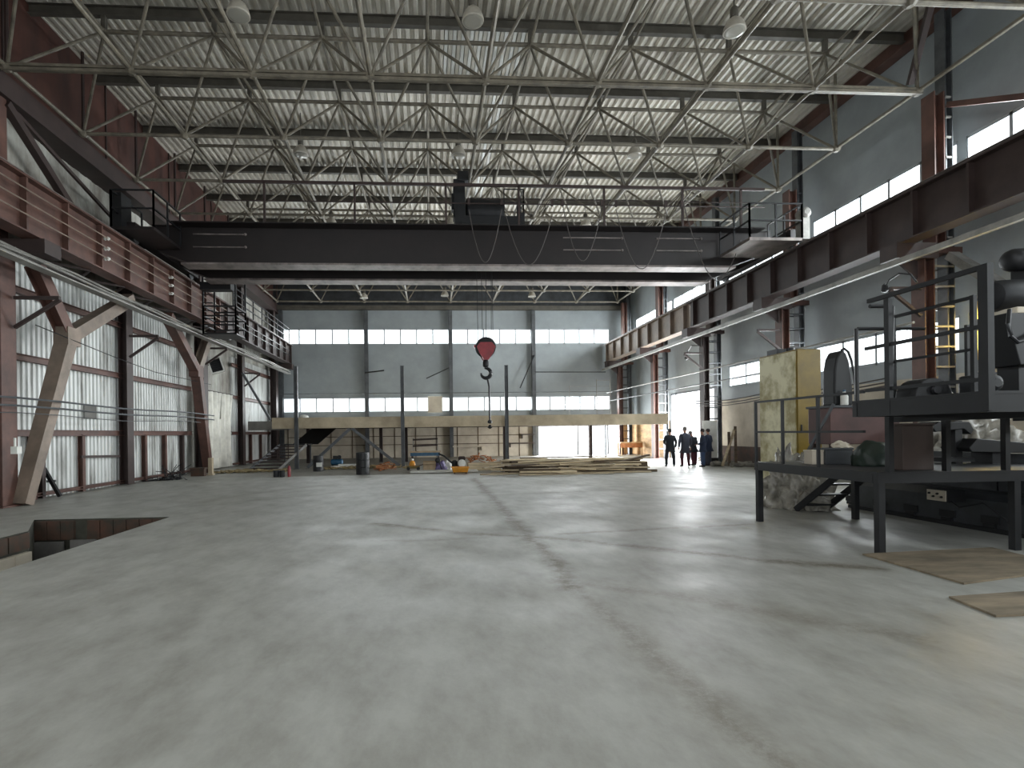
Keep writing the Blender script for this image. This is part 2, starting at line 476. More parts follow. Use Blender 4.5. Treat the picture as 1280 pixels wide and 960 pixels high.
for k in range(10): b.box((PXN+.10, 6.1+k*0.46, -1.28), (PXN+.115, 6.12+k*0.46, -0.36))
b.build('pale_lining_board', M['cream'], pit)
b = MB(); b.box((-9.15, PYF-.16, -1.3), (-8.6, PYF-.08, -0.45)); b.box((-8.45, PYF-.14, -1.3), (-7.95, PYF-.08, -0.42))
b.build('lining_plate', M['concrete_grey'], pit)
# ground outside, coloured white so the open gates look bright
b = MB(); b.box((XR+0.3, -40, -0.3), (80, 90, -0.06)); b.box((-80, YB+0.4, -0.3), (XR+0.3, 90, -0.06))
struct(b.build('floor_outside', M['ground']), 'ground outside the open gates, whitened to stand for bright daylight', 'ground')

# ---- roof deck: trapezoid ribs along the hall
def corrugated(x0, x1, y0, y1, z, pitch, d, along='y'):
    b = MB(); xs = []
    n = int(round((x1-x0)/pitch))
    for i in range(n):
        x = x0+i*pitch
        xs += [(x, 0), (x+pitch*.35, 0), (x+pitch*.5, d), (x+pitch*.85, d)]
    xs.append((x0+n*pitch, 0))
    o = []
    for (x, h) in xs:
        o.append((x, y0, z-d+h))
    for (x, h) in xs:
        o.append((x, y1, z-d+h))
    N = len(xs)
    return b.add(o, [(i, i+1, i+1+N, i+N) for i in range(N-1)])
cb = corrugated(XL, XR, YF, YB+0.2, ZR+0.07, 0.26, 0.10)
ceil = struct(cb.build('ceiling', M['deck'], base=(0, 16, ZR)))
b = MB(); b.box((XL-.2, YF-.2, ZR+0.1), (XR+.2, YB+.4, ZR+0.3)); b.build('roof_light_block', M['concrete_grey'], ceil)  # unseen slab added over the thin deck to keep light out
cb = corrugated(-0.37, 2.23, 16.1, 18.95, ZR+0.062, 0.26, 0.08); cb.build('bright_sheet', M['deck_bright'], ceil)
cb = corrugated(1.45, 1.97, 19.1, 27.9, ZR+0.062, 0.26, 0.08); cb.build('bright_sheet', M['deck_bright'], ceil)
cb = corrugated(-3.49, -2.97, 34.1, 37.9, ZR+0.062, 0.26, 0.08); cb.build('bright_sheet', M['deck_bright'], ceil)
for k in range(11):
    y = 7+3*k
    MB().ibeam((XL+.3, y, ZR-0.17), (XR-.15, y, ZR-0.17), 0.16, 0.28, 0.02).build('purlin', M['purlin'], ceil)

# ---- walls
GP = M['greypanel']
bays = [(-3.5+6*k+0.12, 2.5+6*k-0.12) for k in range(7)] + [(38.62, 39.3)]
upper = [(a, c, 8.35, 9.72) for a, c in bays[:7]]
lower = [(a, c, 3.78, 4.85) for a, c in bays[:4]] + [(20.62, 26.38, 3.78, 4.85), ]
gate_r = (27.7, 32.9, 0.0, 3.95)
holed('wall_right', GP, 'x', XR, XR+0.15, YF, YB, 0, ZR+0.1, upper+lower+[gate_r])
for h in upper: window('x', XR+0.01, h[0], h[1], h[2], h[3], 5)
for h in lower: window('x', XR+0.01, h[0], h[1], h[2], h[3], 4)
ub = (-11.35, 13.0, 8.1, 9.25); lb = (-11.35, 13.0, 3.25, 4.35)
back_holes = []
bx = [-11.4, -5.4, 0.6, 6.6, 12.4]
for a, c in zip(bx[:-1], bx[1:]):
    back_holes += [(a+.1, c-.1, 8.1, 9.25), (a+.1, c-.1, 3.25, 4.35)]
gate_b = (6.85, 12.9, 0.0, 2.45)
holed('wall_back', GP, 'y', YB, YB+0.15, XL, XR, 0, ZR+0.1, back_holes+[gate_b])
for h in back_holes: window('y', YB+0.01, h[0], h[1], h[2], h[3], 5)
# gates as glazed doors standing full of daylight
def gate(name, axis, c, u0, u1, z1, posts):
    fr = MB()
    def bx_(a0, a1, b0, b1, m=fr):
        if axis == 'x': m.box((c, a0, b0), (c+0.12, a1, b1))
        else: m.box((a0, c, b0), (a1, c+0.12, b1))
    bx_(u0, u0+.1, 0, z1); bx_(u1-.1, u1, 0, z1); bx_(u0, u1, z1-.1, z1)
    for p in posts: bx_(p-.05, p+.05, 0, z1)
    return struct(fr.build(name, M['greypost']))
gate('door_1', 'y', YB-0.02, 6.85, 12.9, 2.45, [9.85, 12.1])
gate('door_2', 'x', XR-0.02, 27.7, 32.9, 3.95, [32.2])

# lower cream belt of the right wall and the back wall
holed('trim_1', M['cream'], 'x', XR-0.06, XR-0.005, YF, 27.6, 0.9, 3.2, [])
holed('trim_2', M['brick'], 'x', XR-0.10, XR-0.005, YF, 27.6, 0.0, 0.9, [])
holed('trim_3', M['cream'], 'y', YB-0.06, YB-0.005, XL+.1, 6.8, 0.0, 2.6, [])
holed('trim_4', M['plywood'], 'y', YB-0.07, YB-0.005, 12.95, XR, 0.0, 2.6, [])
holed('trim_13', M['plywood'], 'x', XR-0.06, XR-0.005, 33.1, 39.4, 0.0, 2.3, [])
# left wall: vertical corrugated sheets, girts and the upper sheets
def vcorr(x, y0, y1, z0, z1, pitch, d):
    b = MB(); n = int((y1-y0)/pitch); prof = []
    for i in range(n):
        y = y0+i*pitch
        prof += [(y, 0), (y+pitch*.4, 0), (y+pitch*.5, d), (y+pitch*.9, d)]
    prof.append((y0+n*pitch, 0))
    N = len(prof)
    b.add([(x+h, y, z0) for y, h in prof]+[(x+h, y, z1) for y, h in prof], [(i, i+1, i+1+N, i+N) for i in range(N-1)])
    return b
wl = holed('wall_left', M['upperwall'], 'x', XL-0.2, XL, YF, YB, 0, ZR+.1, [(-7.2, 2.2, 7.6, 12.4)])  # unseen hole cut high up to let the added fill light in
vcorr(XL+0.03, 4.0, 26.2, 0, 6.6, 0.2, 0.05).build('corrugated_sheet', M['whitesheet'], wl)
vcorr(XL+0.03, 31.6, 39.4, 0, 6.2, 0.2, 0.05).build('corrugated_sheet', M['whitesheet'], wl)
vcorr(XL+0.02, 6.0, 39.4, 7.2, 11.0, 0.6, 0.02).build('upper_sheet', M['upperwall'], wl)
for z in (0.12, 1.85, 3.9, 5.7):
    for (y0, y1) in ((4, 26.2), (31.4, 39.3)):
        MB().ibeam((XL+.2, y0, z), (XL+.2, y1, z), 0.16, 0.18 if z > 1 else .1, 0.02).build('girt', M['rust'], wl)
for y in (12.2, 16.05, 16.4, 18.2, 22.0, 23.6, 25.2, 34.5, 36.5):
    MB().ibeam((XL+.2, y, 0), (XL+.2, y, 1.8), 0.14, 0.16, 0.02, (1, 0, 0)).build('wall_stud', M['rust_dark'] if y in (16.4, 25.2) else M['rust'], wl)
b = MB(); b.box((XL+.02, 3.0, 10.95), (XL+.3, YB, ZR)); fa = struct(b.build('trim_5', M['fascia'], base=(XL, 16, 11)))
for k in range(8):
    MB().box((XL+.3, 6+4.5*k, 11.0), (XL+.34, 6.06+4.5*k, ZR-.02)).build('panel_seam', M['rust_dark'], fa)
b = MB(); b.box((XL+.02, 3.0, 10.35), (XL+.62, YB, 10.95)); b.box((XL+.02, 3.0, 10.28), (XL+.75, YB, 10.35)); struct(b.build('trim_6', M['rust_dark'], base=(XL, 16, 10.3)))
b = MB(); b.box((XR-.28, YF, ZR-.45), (XR-.01, YB, ZR-.02)); b.box((XR-.4, YF, ZR-.5), (XR-.01, YB, ZR-.44)); struct(b.build('trim_7', M['rust'], base=(XR, 16, ZR-.5)))
# end wall behind the photographer, with its open gate
holed('wall_front', GP, 'y', YF-0.15, YF, XL, XR, 0, ZR+.1, [(-8, 8, 0, 7.8)])
b = MB(); b.box((XL+.1, YB-.35, 10.55), (XR-.1, YB-.05, 10.85)); struct(b.build('trim_8', M['purlin'], base=(0, YB, 10.5)))
holed('trim_10', M['machine'], 'y', YB-0.08, YB-0.005, XL+.3, XR-.3, 10.85, ZR-.05, [])
# shallow concrete kerb in front of the platform area on the left
# ================================================================== ROOF SPACE FRAME
BZ, TZ = 10.97, 13.02
bxs = [-11.4+3*i for i in range(9)]; bys = [5.5+3*j for j in range(12)]
txs = [x+1.5 for x in bxs[:-1]]; tys = [y+1.5 for y in bys[:-1]]
sf = thing('space_frame', 'pale steel tube space frame of pyramids carrying the corrugated roof', 'roof truss', (0.6, 22, BZ))
def ball(mb, p, r): mb.lathe((p[0], p[1], p[2]-r*.7), [(r*.5, 0), (r, r*.45), (r, r*.95), (r*.5, r*1.4)], 8)
for y in bys:
    b = MB(); r = 0.055
    if abs(y-14.5) < .1:
        b.beam((bxs[0]-.1, y-.06, BZ+.045), (bxs[-1]+.1, y-.06, BZ+.045), .06, .07); b.beam((bxs[0]-.1, y-.06, BZ-.055), (bxs[-1]+.1, y-.06, BZ-.055), .06, .07); b.beam((bxs[0]-.1, y+.05, BZ), (bxs[-1]+.1, y+.05, BZ), .05, .12)
    else: b.tube((bxs[0], y, BZ), (bxs[-1], y, BZ), r if y > 15 else .06, 8)
    for x in bxs: ball(b, (x, y, BZ), .14)
    b.build('bottom_chord', M['truss'], sf)
for x in bxs:
    b = MB(); b.tube((x, bys[0], BZ+.02), (x, bys[-1], BZ+.02), .055, 8); b.build('bottom_chord', M['truss'], sf)
for y in tys:
    b = MB(); b.tube((txs[0], y, TZ), (txs[-1], y, TZ), .06, 8)
    for x in txs: ball(b, (x, y, TZ), .11)
    b.build('top_chord', M['truss'], sf)
for x in txs:
    MB().tube((x, tys[0], TZ), (x, tys[-1], TZ), .045, 6).build('top_chord', M['truss'], sf)
for y in tys:
    for x in txs:
        if y < 13: continue
        MB().box((x-.06, y-.06, TZ), (x+.06, y+.06, ZR-.3)).build('stub_post', M['purlin'], sf)
def proj(p):
    d = Vector(p)-EYE; z = d.dot(fw)
    if z < .1: return None
    return CX+F*d.dot(rt)/z, CY-F*d.dot(up)/z, z
ds = []
for x in txs:
    for y in tys:
        for sx in (-1.5, 1.5):
            for sy in (-1.5, 1.5):
                p, q = (x, y, TZ), (x+sx, y+sy, BZ)
                a, c = proj(p), proj(q)
                vis = a and c and -20 < min(a[0], c[0]) and min(a[0], c[0]) < 1280 and max(a[1], c[1]) > 0
                ds.append((0 if vis else 1, a[2] if a else 99, p, q))
ds.sort(key=lambda t: t[:2])
rest = MB()
for i, (v, z, p, q) in enumerate(ds):
    if i < 100: MB().tube(p, q, .042, 7).build('diagonal_strut', M['truss'], sf)
    else: rest.tube(p, q, .042, 5)
o = rest.build('diagonal_struts', M['truss'], sf); o['kind'] = 'stuff'
for x in (-11.4, 12.6):      # uprights from the edge chord to the roof
    for y in bys[2:]:
        MB().tube((x, y, BZ), (x, y, ZR-.3), .05, 6).build('edge_upright', M['truss'] if x > 0 else M['rust_dark'], sf)

# ================================================================== COLUMNS
words = {14.5: 'nearest', 20.5: 'second', 26.5: 'third', 32.5: 'fourth', 38.5: 'farthest'}
extra = {14.5: 'beside the black platform machines', 20.5: 'rising behind the yellow cabinet', 26.5: 'by the near jamb of the bright side gate',
         32.5: 'at the right end of the concrete mezzanine', 38.5: 'in the far right corner'}
for y in (14.5, 20.5, 26.5, 32.5, 38.5):
    c = thing('crane_column', '%s of the right hand lattice columns, %s' % (words[y], extra[y]), 'steel column', (12.6, y, 0), 'right hand crane columns')
    col = M['rust'] if y != 26.5 else M['rust_dark']
    b = MB(); b.ibeam((12.7, y, .02), (12.7, y, 6.55), 0.42, 0.30, 0.03, (1, 0, 0)); b.build('crane_shaft', col, c)
    b = MB(); b.ibeam((13.05, y, 6.55), (13.05, y, 10.9), 0.4, 0.3, 0.03, (1, 0, 0)); b.box((12.5, y-.25, 6.45), (13.62, y+.25, 6.62)); b.build('upper_shaft', col, c)
    b = MB(); b.ibeam((13.38, y, .02), (13.38, y, ZR-.5), 0.3, 0.22, 0.03, (1, 0, 0)); b.build('outer_shaft', M['greypost'], c)
    b = MB()
    z = 0.6
    while z < 6.3:
        b.beam((12.85, y-.2, z), (13.4, y-.2, z), .04, .05); b.beam((12.85, y+.2, z+.0), (13.4, y+.2, z), .04, .05)
        z += .55
    z = 6.9
    while z < 10.8:
        b.beam((13.25, y-.17, z), (13.4, y-.17, z), .04, .05); z += .55
    b.build('lacing_bars', M['lightpipe'] if y < 20 else M['greypost'], c)
    b = MB(); b.box((12.42, y-.35, 0), (12.98, y+.35, .04)); b.box((13.22, y-.3, 0), (13.72, y+.3, .04)); b.build('base_plate', col, c)
    b = MB(); b.box((11.7, y-.28, 6.3), (12.9, y+.28, 6.72)); b.prism([(11.9, y-.03, 6.3), (12.52, y-.03, 6.3), (12.52, y-.03, 5.8)], (0, .06, 0)); b.build('girder_bracket', M['rust_dark'], c)
b = thing('column_brace', 'pale diagonal portal brace reaching down from the nearest right column', 'brace', (12.85, 14.3, 6.3))
MB().beam((13.2, 14.15, 6.35), (13.2, 11.6, 4.0), .30, .2).build('brace_leg', M['lightpipe'], b)
MB().beam((13.2, 11.6, 4.0), (13.2, 8.7, .05), .30, .2).build('brace_leg', M['lightpipe'], b)
b = MB().beam((13.1, 14.1, 10.4), (13.1, 8.5, 7.6), .12, .14); tag(b.build('sway_brace', M['rust']), 'red brown slanted bar above the upper right windows', 'brace')
b = MB().beam((12.0, 13.1, ZR-.3), (12.3, 14.4, 11.1), .14, .14); tag(b.build('head_strut', M['rust_dark']), 'short dark strut between roof edge and nearest right column head', 'brace')

# left columns: main ones at the portal frames, posts between
for y, lab in ((14.5, 'tall red brown column at the left edge of the view'), (26.5, 'dark brown column beside the pale curtain on the left wall'), (38.5, 'dark column in the far left corner by the platform')):
    c = thing('crane_column', lab, 'steel column', (-11.5, y, 0), 'left hand crane columns')
    mm = M['rust'] if y < 20 else M['rust_dark']
    MB().ibeam((-11.65, y, .02), (-11.65, y, 6.5), 0.5, 0.42, 0.03, (1, 0, 0)).build('crane_shaft', mm, c)
    b = MB(); b.ibeam((-11.75, y, 6.5), (-11.75, y, 10.3), 0.42, 0.35, 0.03, (1, 0, 0)); b.build('upper_shaft', mm, c)
    b = MB(); b.box((-11.0, y-.3, 6.25), (-10.35, y+.3, 6.6)); b.box((-11.9, y-.3, 6.4), (-11.0, y+.3, 6.6)); b.build('girder_bracket', M['rust_dark'], c)
    MB().box((-11.95, y-.35, 0), (-11.35, y+.35, .04)).build('base_plate', mm, c)
for y, lab in ((20.5, 'dark brown wall post midway along the corrugated left wall'), (32.5, 'dark wall post right of the pale curtain')):
    b = MB(); b.ibeam((-11.85, y, .02), (-11.85, y, 10.3), 0.42, 0.3, 0.03, (1, 0, 0)); tag(b.build('wall_post', M['rust_dark']), lab, 'steel column')

# portal braces (Y shaped) on the left
def portal(name, ya, yb, flip, lab, col):
    s = 1 if not flip else -1
    t = thing(name, lab, 'brace', (-11.2, ya, 0))
    foot = (-11.3, ya+.2*s, .03); node = (-11.15, ya+1.75*s, 4.55); top = (-11.0, ya+4.7*s, 6.35); up_ = (-11.15, ya+.5*s, 6.2)
    MB().beam(foot, node, .30, .34, (1, 0, 0), w2=.36, h2=.40).build('lower_leg', col[0], t)
    MB().beam(node, top, .34, .36, (1, 0, 0)).build('mid_span_arm', col[1], t)
    MB().ibeam(node, up_, .34, .34, .03, (1, 0, 0)).build('column_arm', col[2], t)
    b = MB(); b.cbox(node, (.40, .55, .5)); b.build('gusset', col[0], t)
    return t
portal('portal_brace', 14.5, 20.5, False, 'grey brown forked brace nearest on the left wall', (M['brace'], M['brace'], M['rust']))
portal('portal_brace', 26.5, 20.5, True, 'red brown forked brace left of the curtain', (M['rust'], M['rust'], M['brace']))
# small triangular hangers for the cable tray
def hanger(x, y, z, side, L, lab):
    b = MB(); b.beam((x, y, z), (x+side*L, y, z), .08, .08); b.beam((x, y, z-.75), (x+side*L, y, z-.05), .08, .08)
    tag(b.build('tray_bracket', M['rust_dark'], base=(x, y, z-.75)), lab, 'bracket')
hanger(-11.38, 14.62, 5.25, 1, 1.1, 'triangular cable bracket on the column at the left edge')
hanger(-11.6, 20.3, 5.3, 1, 1.0, 'triangular cable bracket on the wall post midway along left wall')
hanger(-11.38, 26.3, 5.8, 1, 1.0, 'triangular cable bracket on the column beside the curtain')
hanger(-11.6, 32.3, 5.3, 1, .9, 'triangular cable bracket on the post right of the curtain')
hanger(12.5, 14.35, 5.5, -1, .9, 'triangular bracket on the nearest right column')
hanger(12.5, 20.35, 5.5, -1, .9, 'triangular bracket on the right column behind the yellow cabinet')
hanger(12.5, 26.35, 5.5, -1, .9, 'triangular bracket on the right column by the side gate')

# upper diagonal braces above the left girder
b = MB(); b.beam((-11.6, 14.7, 10.2), (-11.6, 19.0, 7.4), .2, .2); tag(b.build('wall_brace', M['rust_dark']), 'dark slanted brace on upper left wall above the crane girder', 'brace')
b = MB(); b.beam((-11.7, 15.0, 10.3), (-11.7, 20.3, 9.0), .08, .1); tag(b.build('wall_brace', M['rust_dark']), 'thin dark bar under the red brown band on the left', 'brace')

# ================================================================== RUNWAY GIRDERS
def runway(x, y0, y1, lab, m1, inner, z0=6.7, z1=8.0):
    t = thing('runway_girder', lab, 'crane girder', (x, (y0+y1)/2, z0), 'crane runway girders')
    zb = z0
    b = MB(); b.box((x-.012, y0, zb+.03), (x+.012, y1, z1-.03)); b.build('web', m1, t)
    b = MB(); b.box((x-.2, y0, z1-.04), (x+.2, y1, z1)); b.build('top_flange', m1, t)
    b = MB(); b.box((x-.24, y0, zb), (x+.24, y1, zb+.04)); b.build('bottom_flange', m1, t)
    b = MB(); b.ibeam((x, y0, z1+.07), (x, y1, z1+.07), .10, .13, .02); b.build('rail', M['crane_flange'], t)
    y = y0+.4
    while y < y1:
        b = MB(); b.box((x-.17, y-.03, zb+.04), (x+.17, y+.03, z1-.04)); b.build('stiffener', m1, t); y += 1.5
    return t
rg = runway(12.0, 6.0, 26.45, 'near span of the dark crane girder along the right wall', M['rust_dark'], -1)
runway(12.0, 26.5, 39.2, 'far speckled span of the right crane girder, paled to look sunlit', M['brace'], -1)  # paler colour stands for sunlight falling on this span
lg = runway(-10.7, 6.0, 26.45, 'near span of the red brown crane girder along the left wall', M['rust'], 1, 6.62)
lg2 = runway(-10.7, 26.5, 39.2, 'far span of the left crane girder beyond the bridge crane', M['rust_dark'], 1, 6.62)
for z in (7.0, 7.3, 7.6):
    MB().tube((-10.42, 6, z), (-10.42, 26.4, z), .018, 5).build('conductor_bar', M['brace'], lg)
for y in (11.4, 17.0, 21.0, 25.0):
    for z in (7.0, 7.3, 7.6):
        MB().lathe((-10.55, y, z), [(.03, 0), (.06, .04), (.035, .08), (.06, .12), (.03, .17)], 10, (1, 0, 0)).build('insulator', M['white'], lg)
b = MB()                                      # walkway lattice behind the left girder
y = 6.0
while y < 26:
    b.beam((-10.85, y, 6.6), (-11.7, y+.9, 6.6), .06, .06); b.beam((-11.7, y+.9, 6.6), (-10.85, y+1.8, 6.6), .06, .06); y += 1.8
b.beam((-11.75, 6, 6.6), (-11.75, 26.3, 6.6), .1, .12)
b.build('surge_lattice', M['rust_dark'], lg)
MB().box((-11.75, 6, 7.9), (-10.9, 26.3, 7.94)).build('walkway_plate', M['rust_dark'], lg)
def railing(pts, h, mids, r, mb, step=1.2, kind='tube'):
    pts = [Vector(p) for p in pts]
    for p, q in zip(pts[:-1], pts[1:]):
        L = (q-p).length; n = max(1, int(round(L/step)))
        for i in range(n+1):
            c = p.lerp(q, i/n); mb.beam(c, c+Vector((0, 0, h)), r*2, r*2, (1, 0, 0))
        for m_ in [h]+[h*f for f in mids]:
            mb.beam(p+Vector((0, 0, m_)), q+Vector((0, 0, m_)), r*1.8, r*1.8)
b = MB(); railing([(-10.5, 27.5, 8.02), (-10.5, 38.2, 8.02)], 1.0, (.35, .7), .025, b, 1.5); railing([(-10.5, 27.5, 6.9), (-10.5, 38.2, 6.9)], .6, (.5,), .02, b, 1.5)
b.build('handrail', M['black'], lg2)

# ================================================================== BRIDGE CRANE
cr = thing('bridge_crane', 'dark double girder overhead travelling crane spanning the hall', 'crane', (0.6, 21, 7.7))
def boxgirder(y0, y1, name):
    xs = [-10.6, -10.1, -9.3, 10.3, 11.3, 11.9]; zb = [8.35, 8.1, 7.80, 7.80, 8.15, 8.35]
    poly = [(x, y0, z) for x, z in zip(xs, zb)]+[(11.9, y0, 9.1), (-10.6, y0, 9.1)]
    g = MB().prism(poly, (0, y1-y0, 0)).build(name, M['crane'], cr)
    b = MB(); b.box((-9.6, y0-.09, 7.74), (10.5, y1+.09, 7.81)); b.build('bottom_flange', M['crane_flange'], cr)
    b = MB(); b.box((-10.6, y0-.05, 9.1), (11.9, y1+.05, 9.13)); b.build('top_flange', M['crane'], cr)
boxgirder(19.95, 20.4, 'near_girder'); boxgirder(21.9, 22.35, 'far_girder')
b = MB()
for x0, x1 in ((-9.2, -7.4), (4.0, 6.2), (7.5, 9.2)):
    for z in (8.35, 8.8):
        b = MB(); b.box((x0, 19.9, z), (x1, 19.95, z+.035))
        b.lathe((x1, 19.88, z+.02), [(.03, 0), (.05, .02), (.05, .06)], 8, (0, 1, 0)); b.build('side_bar', M['crane_flange'], cr)
for x in (-10.7, 12.0):
    b = MB(); b.box((x-.17, 18.7, 8.3), (x+.17, 23.6, 8.75)); b.build('end_carriage', M['crane'], cr)
    for y in (19.0, 23.2):
        MB().lathe((x-.06, y, 8.36), [(.16, 0), (.22, .01), (.22, .11), (.16, .12)], 16, (1, 0, 0)).build('wheel', M['blackmet'], cr)
b = MB(); b.box((-9.8, 19.45, 9.06), (11.4, 19.95, 9.1)); b.build('walkway', M['crane'], cr)
b = MB()
p0, p1 = -8.0, 11.4
for x in (-6.6, -3.5, -.3, 2.3, 5.4, 8.3, 10.5): b.beam((x, 19.5, 9.1), (x, 19.5, 10.5), .07, .07, (1, 0, 0))
b.beam((p0, 19.5, 10.5), (p1, 19.5, 10.5), .07, .1); b.beam((p0, 19.5, 9.85), (p1, 19.5, 9.85), .035, .035)
b.build('walkway_railing', M['rust_dark'], cr)
def cage(x0, x1, y0, y1, z, nm, m1, m2):
    b = MB(); b.box((x0, y0, z-.1), (x1, y1, z)); b.build(nm+'_floor', m2, cr)
    b = MB(); railing([(x0, y1, z), (x0, y0, z), (x1, y0, z), (x1, y1, z)], 1.15, (.5,), .025, b, 1.0); b.build(nm+'_railing', m1, cr)
cage(-10.9, -9.6, 18.0, 19.85, 8.35, 'access_platform', M['black'], M['crane'])
cage(9.9, 11.75, 18.0, 19.85, 8.2, 'access_platform', M['blackmet'], M['crane_flange'])
b = MB(); b.box((-11.15, 18.4, 8.3), (-10.8, 19.0, 9.6)); b.build('motor_housing', M['black'], cr)
b = MB(); b.lathe((11.95, 18.0, 9.1), [(.1, 0), (.17, .05), (.17, .4), (.1, .45)], 14, (0, 1, 0)); b.box((11.8, 18.1, 8.2), (12.1, 18.4, 9.0)); b.build('current_collector', M['lightpipe'], cr)
# operator's basket below the far left end
b = MB(); x0, x1, y0, y1, z0 = -10.2, -8.9, 23.2, 24.4, 5.9
b.box((x0, y0, z0), (x1, y1, z0+.06))
railing([(x0, y0, z0), (x1, y0, z0), (x1, y1, z0), (x0, y1, z0), (x0, y0, z0)], 1.15, (.33, .66), .03, b, 1.3)
for x in (x0, x1): b.beam((x, y0, z0), (x, y0, 8.4), .06, .06, (1, 0, 0)); b.beam((x, y1, z0), (x, y1, 8.4), .06, .06, (1, 0, 0))
b.build('operator_basket', M['black'], cr)
b = MB(); b.box((x0+.1, y0-.55, 7.6), (x1, y0-.1, 7.9)); 
for k in range(6): b.beam((x0-.05, y0, 6.2+k*.33), (x0+.4, y0, 6.2+k*.33), .03, .03)
b.build('basket_ladder', M['black'], cr)
# trolley
tr = thing('crane_trolley', 'dark winch trolley riding on top of the bridge crane', 'trolley', (1.75, 21.1, 9.13))
b = MB(); b.box((.6, 20.0, 9.32), (3.15, 22.3, 9.62)); b.box((.6, 20.0, 9.62), (.75, 22.3, 9.75)); b.box((3.0, 20.0, 9.62), (3.15, 22.3, 9.75)); b.build('trolley_frame', M['black'], tr)
MB().lathe((1.0, 20.9, 10.05), [(.3, 0), (.5, .04), (.55, .1), (.55, 1.35), (.5, 1.45), (.3, 1.5)], 20, (1, 0, 0)).build('winch_drum', M['blackmet'], tr, smooth=True)
b = MB(); b.box((.55, 20.1, 9.6), (.98, 20.6, 11.0)); b.box((.7, 20.0, 10.9), (1.1, 20.5, 11.25)); b.box((.48, 20.15, 9.9), (.56, 20.5, 10.5)); b.build('control_cabinet', M['black'], tr, bevel=.02)
b = MB(); b.lathe((2.6, 21.6, 9.95), [(.2, 0), (.28, .04), (.28, .5), (.18, .6)], 14, (1, 0, 0)); b.build('motor', M['blackmet'], tr, smooth=True)
b = MB(); railing([(2.4, 20.05, 9.62), (3.12, 20.05, 9.62), (3.12, 22.2, 9.62)], 1.0, (.5,), .02, b, .8); b.build('trolley_railing', M['black'], tr)
for x in (.8, 2.95):
    for y in (20.17, 22.12): MB().lathe((x-.08, y, 9.32), [(.12, 0), (.19, .02), (.19, .14), (.12, .16)], 14, (1, 0, 0)).build('wheel', M['blackmet'], tr)
tr.location.x -= 0.55
# hoisting ropes and hook block: one thing hanging from the trolley
hk = thing('hook_block', 'red pulley block with steel hook hanging from the crane', 'crane hook', (1.22, 21.15, 4.0))
hx, hy, hz = 1.22, 21.15, 4.98
for i, (dx, dx2) in enumerate(((-.28, -.32), (-.12, -.14), (.02, .08), (.22, .26), (.3, .30))):
    MB().tube((hx+dx, hy+(-.06 if i % 2 else .06), hz+.2), (hx+dx2, hy+(-.06 if i % 2 else .06), 9.35), .012, 5).build('hoist_rope', M['rope'], hk)
b = MB(); b.lathe((hx, hy-.2, hz), [(.30, 0), (.38, .03), (.40, .08), (.36, .12), (.36, .16), (.40, .2), (.38, .26), (.30, .3)], 28, (0, 1, 0)); b.build('sheave', M['blackmet'], hk, smooth=True)
b = MB()
for y in (hy-.24, hy+.12): b.prism([(hx-.36, y, hz+.02), (hx-.27, y, hz-.22), (hx-.1, y, hz-.48), (hx+.1, y, hz-.48), (hx+.27, y, hz-.22), (hx+.36, y, hz+.02), (hx+.22, y, hz+.18), (hx-.22, y, hz+.18)], (0, .05, 0))
b.box((hx-.46, hy-.1, hz), (hx-.34, hy+.1, hz+.1)); b.build('cheek_plate', M['red'], hk)
b = MB(); b.lathe((hx, hy, hz-.75), [(.07, 0), (.12, .04), (.12, .2), (.09, .28)], 14); b.build('swivel', M['blackmet'], hk, smooth=True)
pts = [(hx, hy, hz-.7)]; rr = [.06]
for k in range(0, 15):
    a = R(90-k*20+10); pts.append((hx+.19*math.cos(a)-.0, hy, hz-.98+.19*math.sin(a))); rr.append(.045+.035*math.sin(math.pi*min(1, k/13)))
b = MB(); b.path(pts, rr, 8); b.build('hook', M['blackmet'], hk, smooth=True)
sl = MB(); sl.path([(hx+.05, hy, hz-1.15), (hx+.12, hy, hz-1.5), (hx+.13, hy, 2.2)], .035, 6)
sl.lathe((hx+.13, hy, 2.05), [(.03, 0), (.09, .03), (.09, .1), (.03, .16)], 10); sl.lathe((hx+.13, hy, 1.85), [(.03, 0), (.1, .05), (.03, .16)], 10)
tag(sl.build('lifting_sling', M['rope']), 'dark lifting sling hanging down from the crane hook', 'sling')
# festoon cables looping in front of the girder
fes = thing('festoon_line', 'row of drooping cable loops along the front of the crane', 'cable', (6, 19.4, 9.6))
def loop(x0, y0, x1, y1, dip):
    pts = []
    for i in range(15):
        t = i/14; x = x0+(x1-x0)*(t+.06*math.sin(2*math.pi*t)); yy = y0+(y1-y0)*t; top = yy
        s = 1-abs(2*t-1)**2.6
        pts.append(PY(x, top+(dip-max(y0, y1)*.5-min(y0, y1)*.5)*s, 19.38))
    return MB().path(pts, .017, 5)
for a in ((586, 262, 627, 262, 328), (632, 268, 690, 270, 331), (703, 255, 752, 262, 326), (770, 262, 832, 268, 336), (852, 245, 926, 300, 346)):
    loop(*a).build('festoon_loop', M['hose'], fes)
b = MB(); b.tube((1.0, 19.38, 9.95), (11.3, 19.38, 9.95), .014, 5)
for px in (586, 627, 690, 703, 752, 770, 832, 852):
    p = PY(px, 258, 19.38); b.box((p.x-.04, 19.34, 9.75), (p.x+.04, 19.42, 9.98))
b.build('carrier_wire', M['rust_dark'], fes)

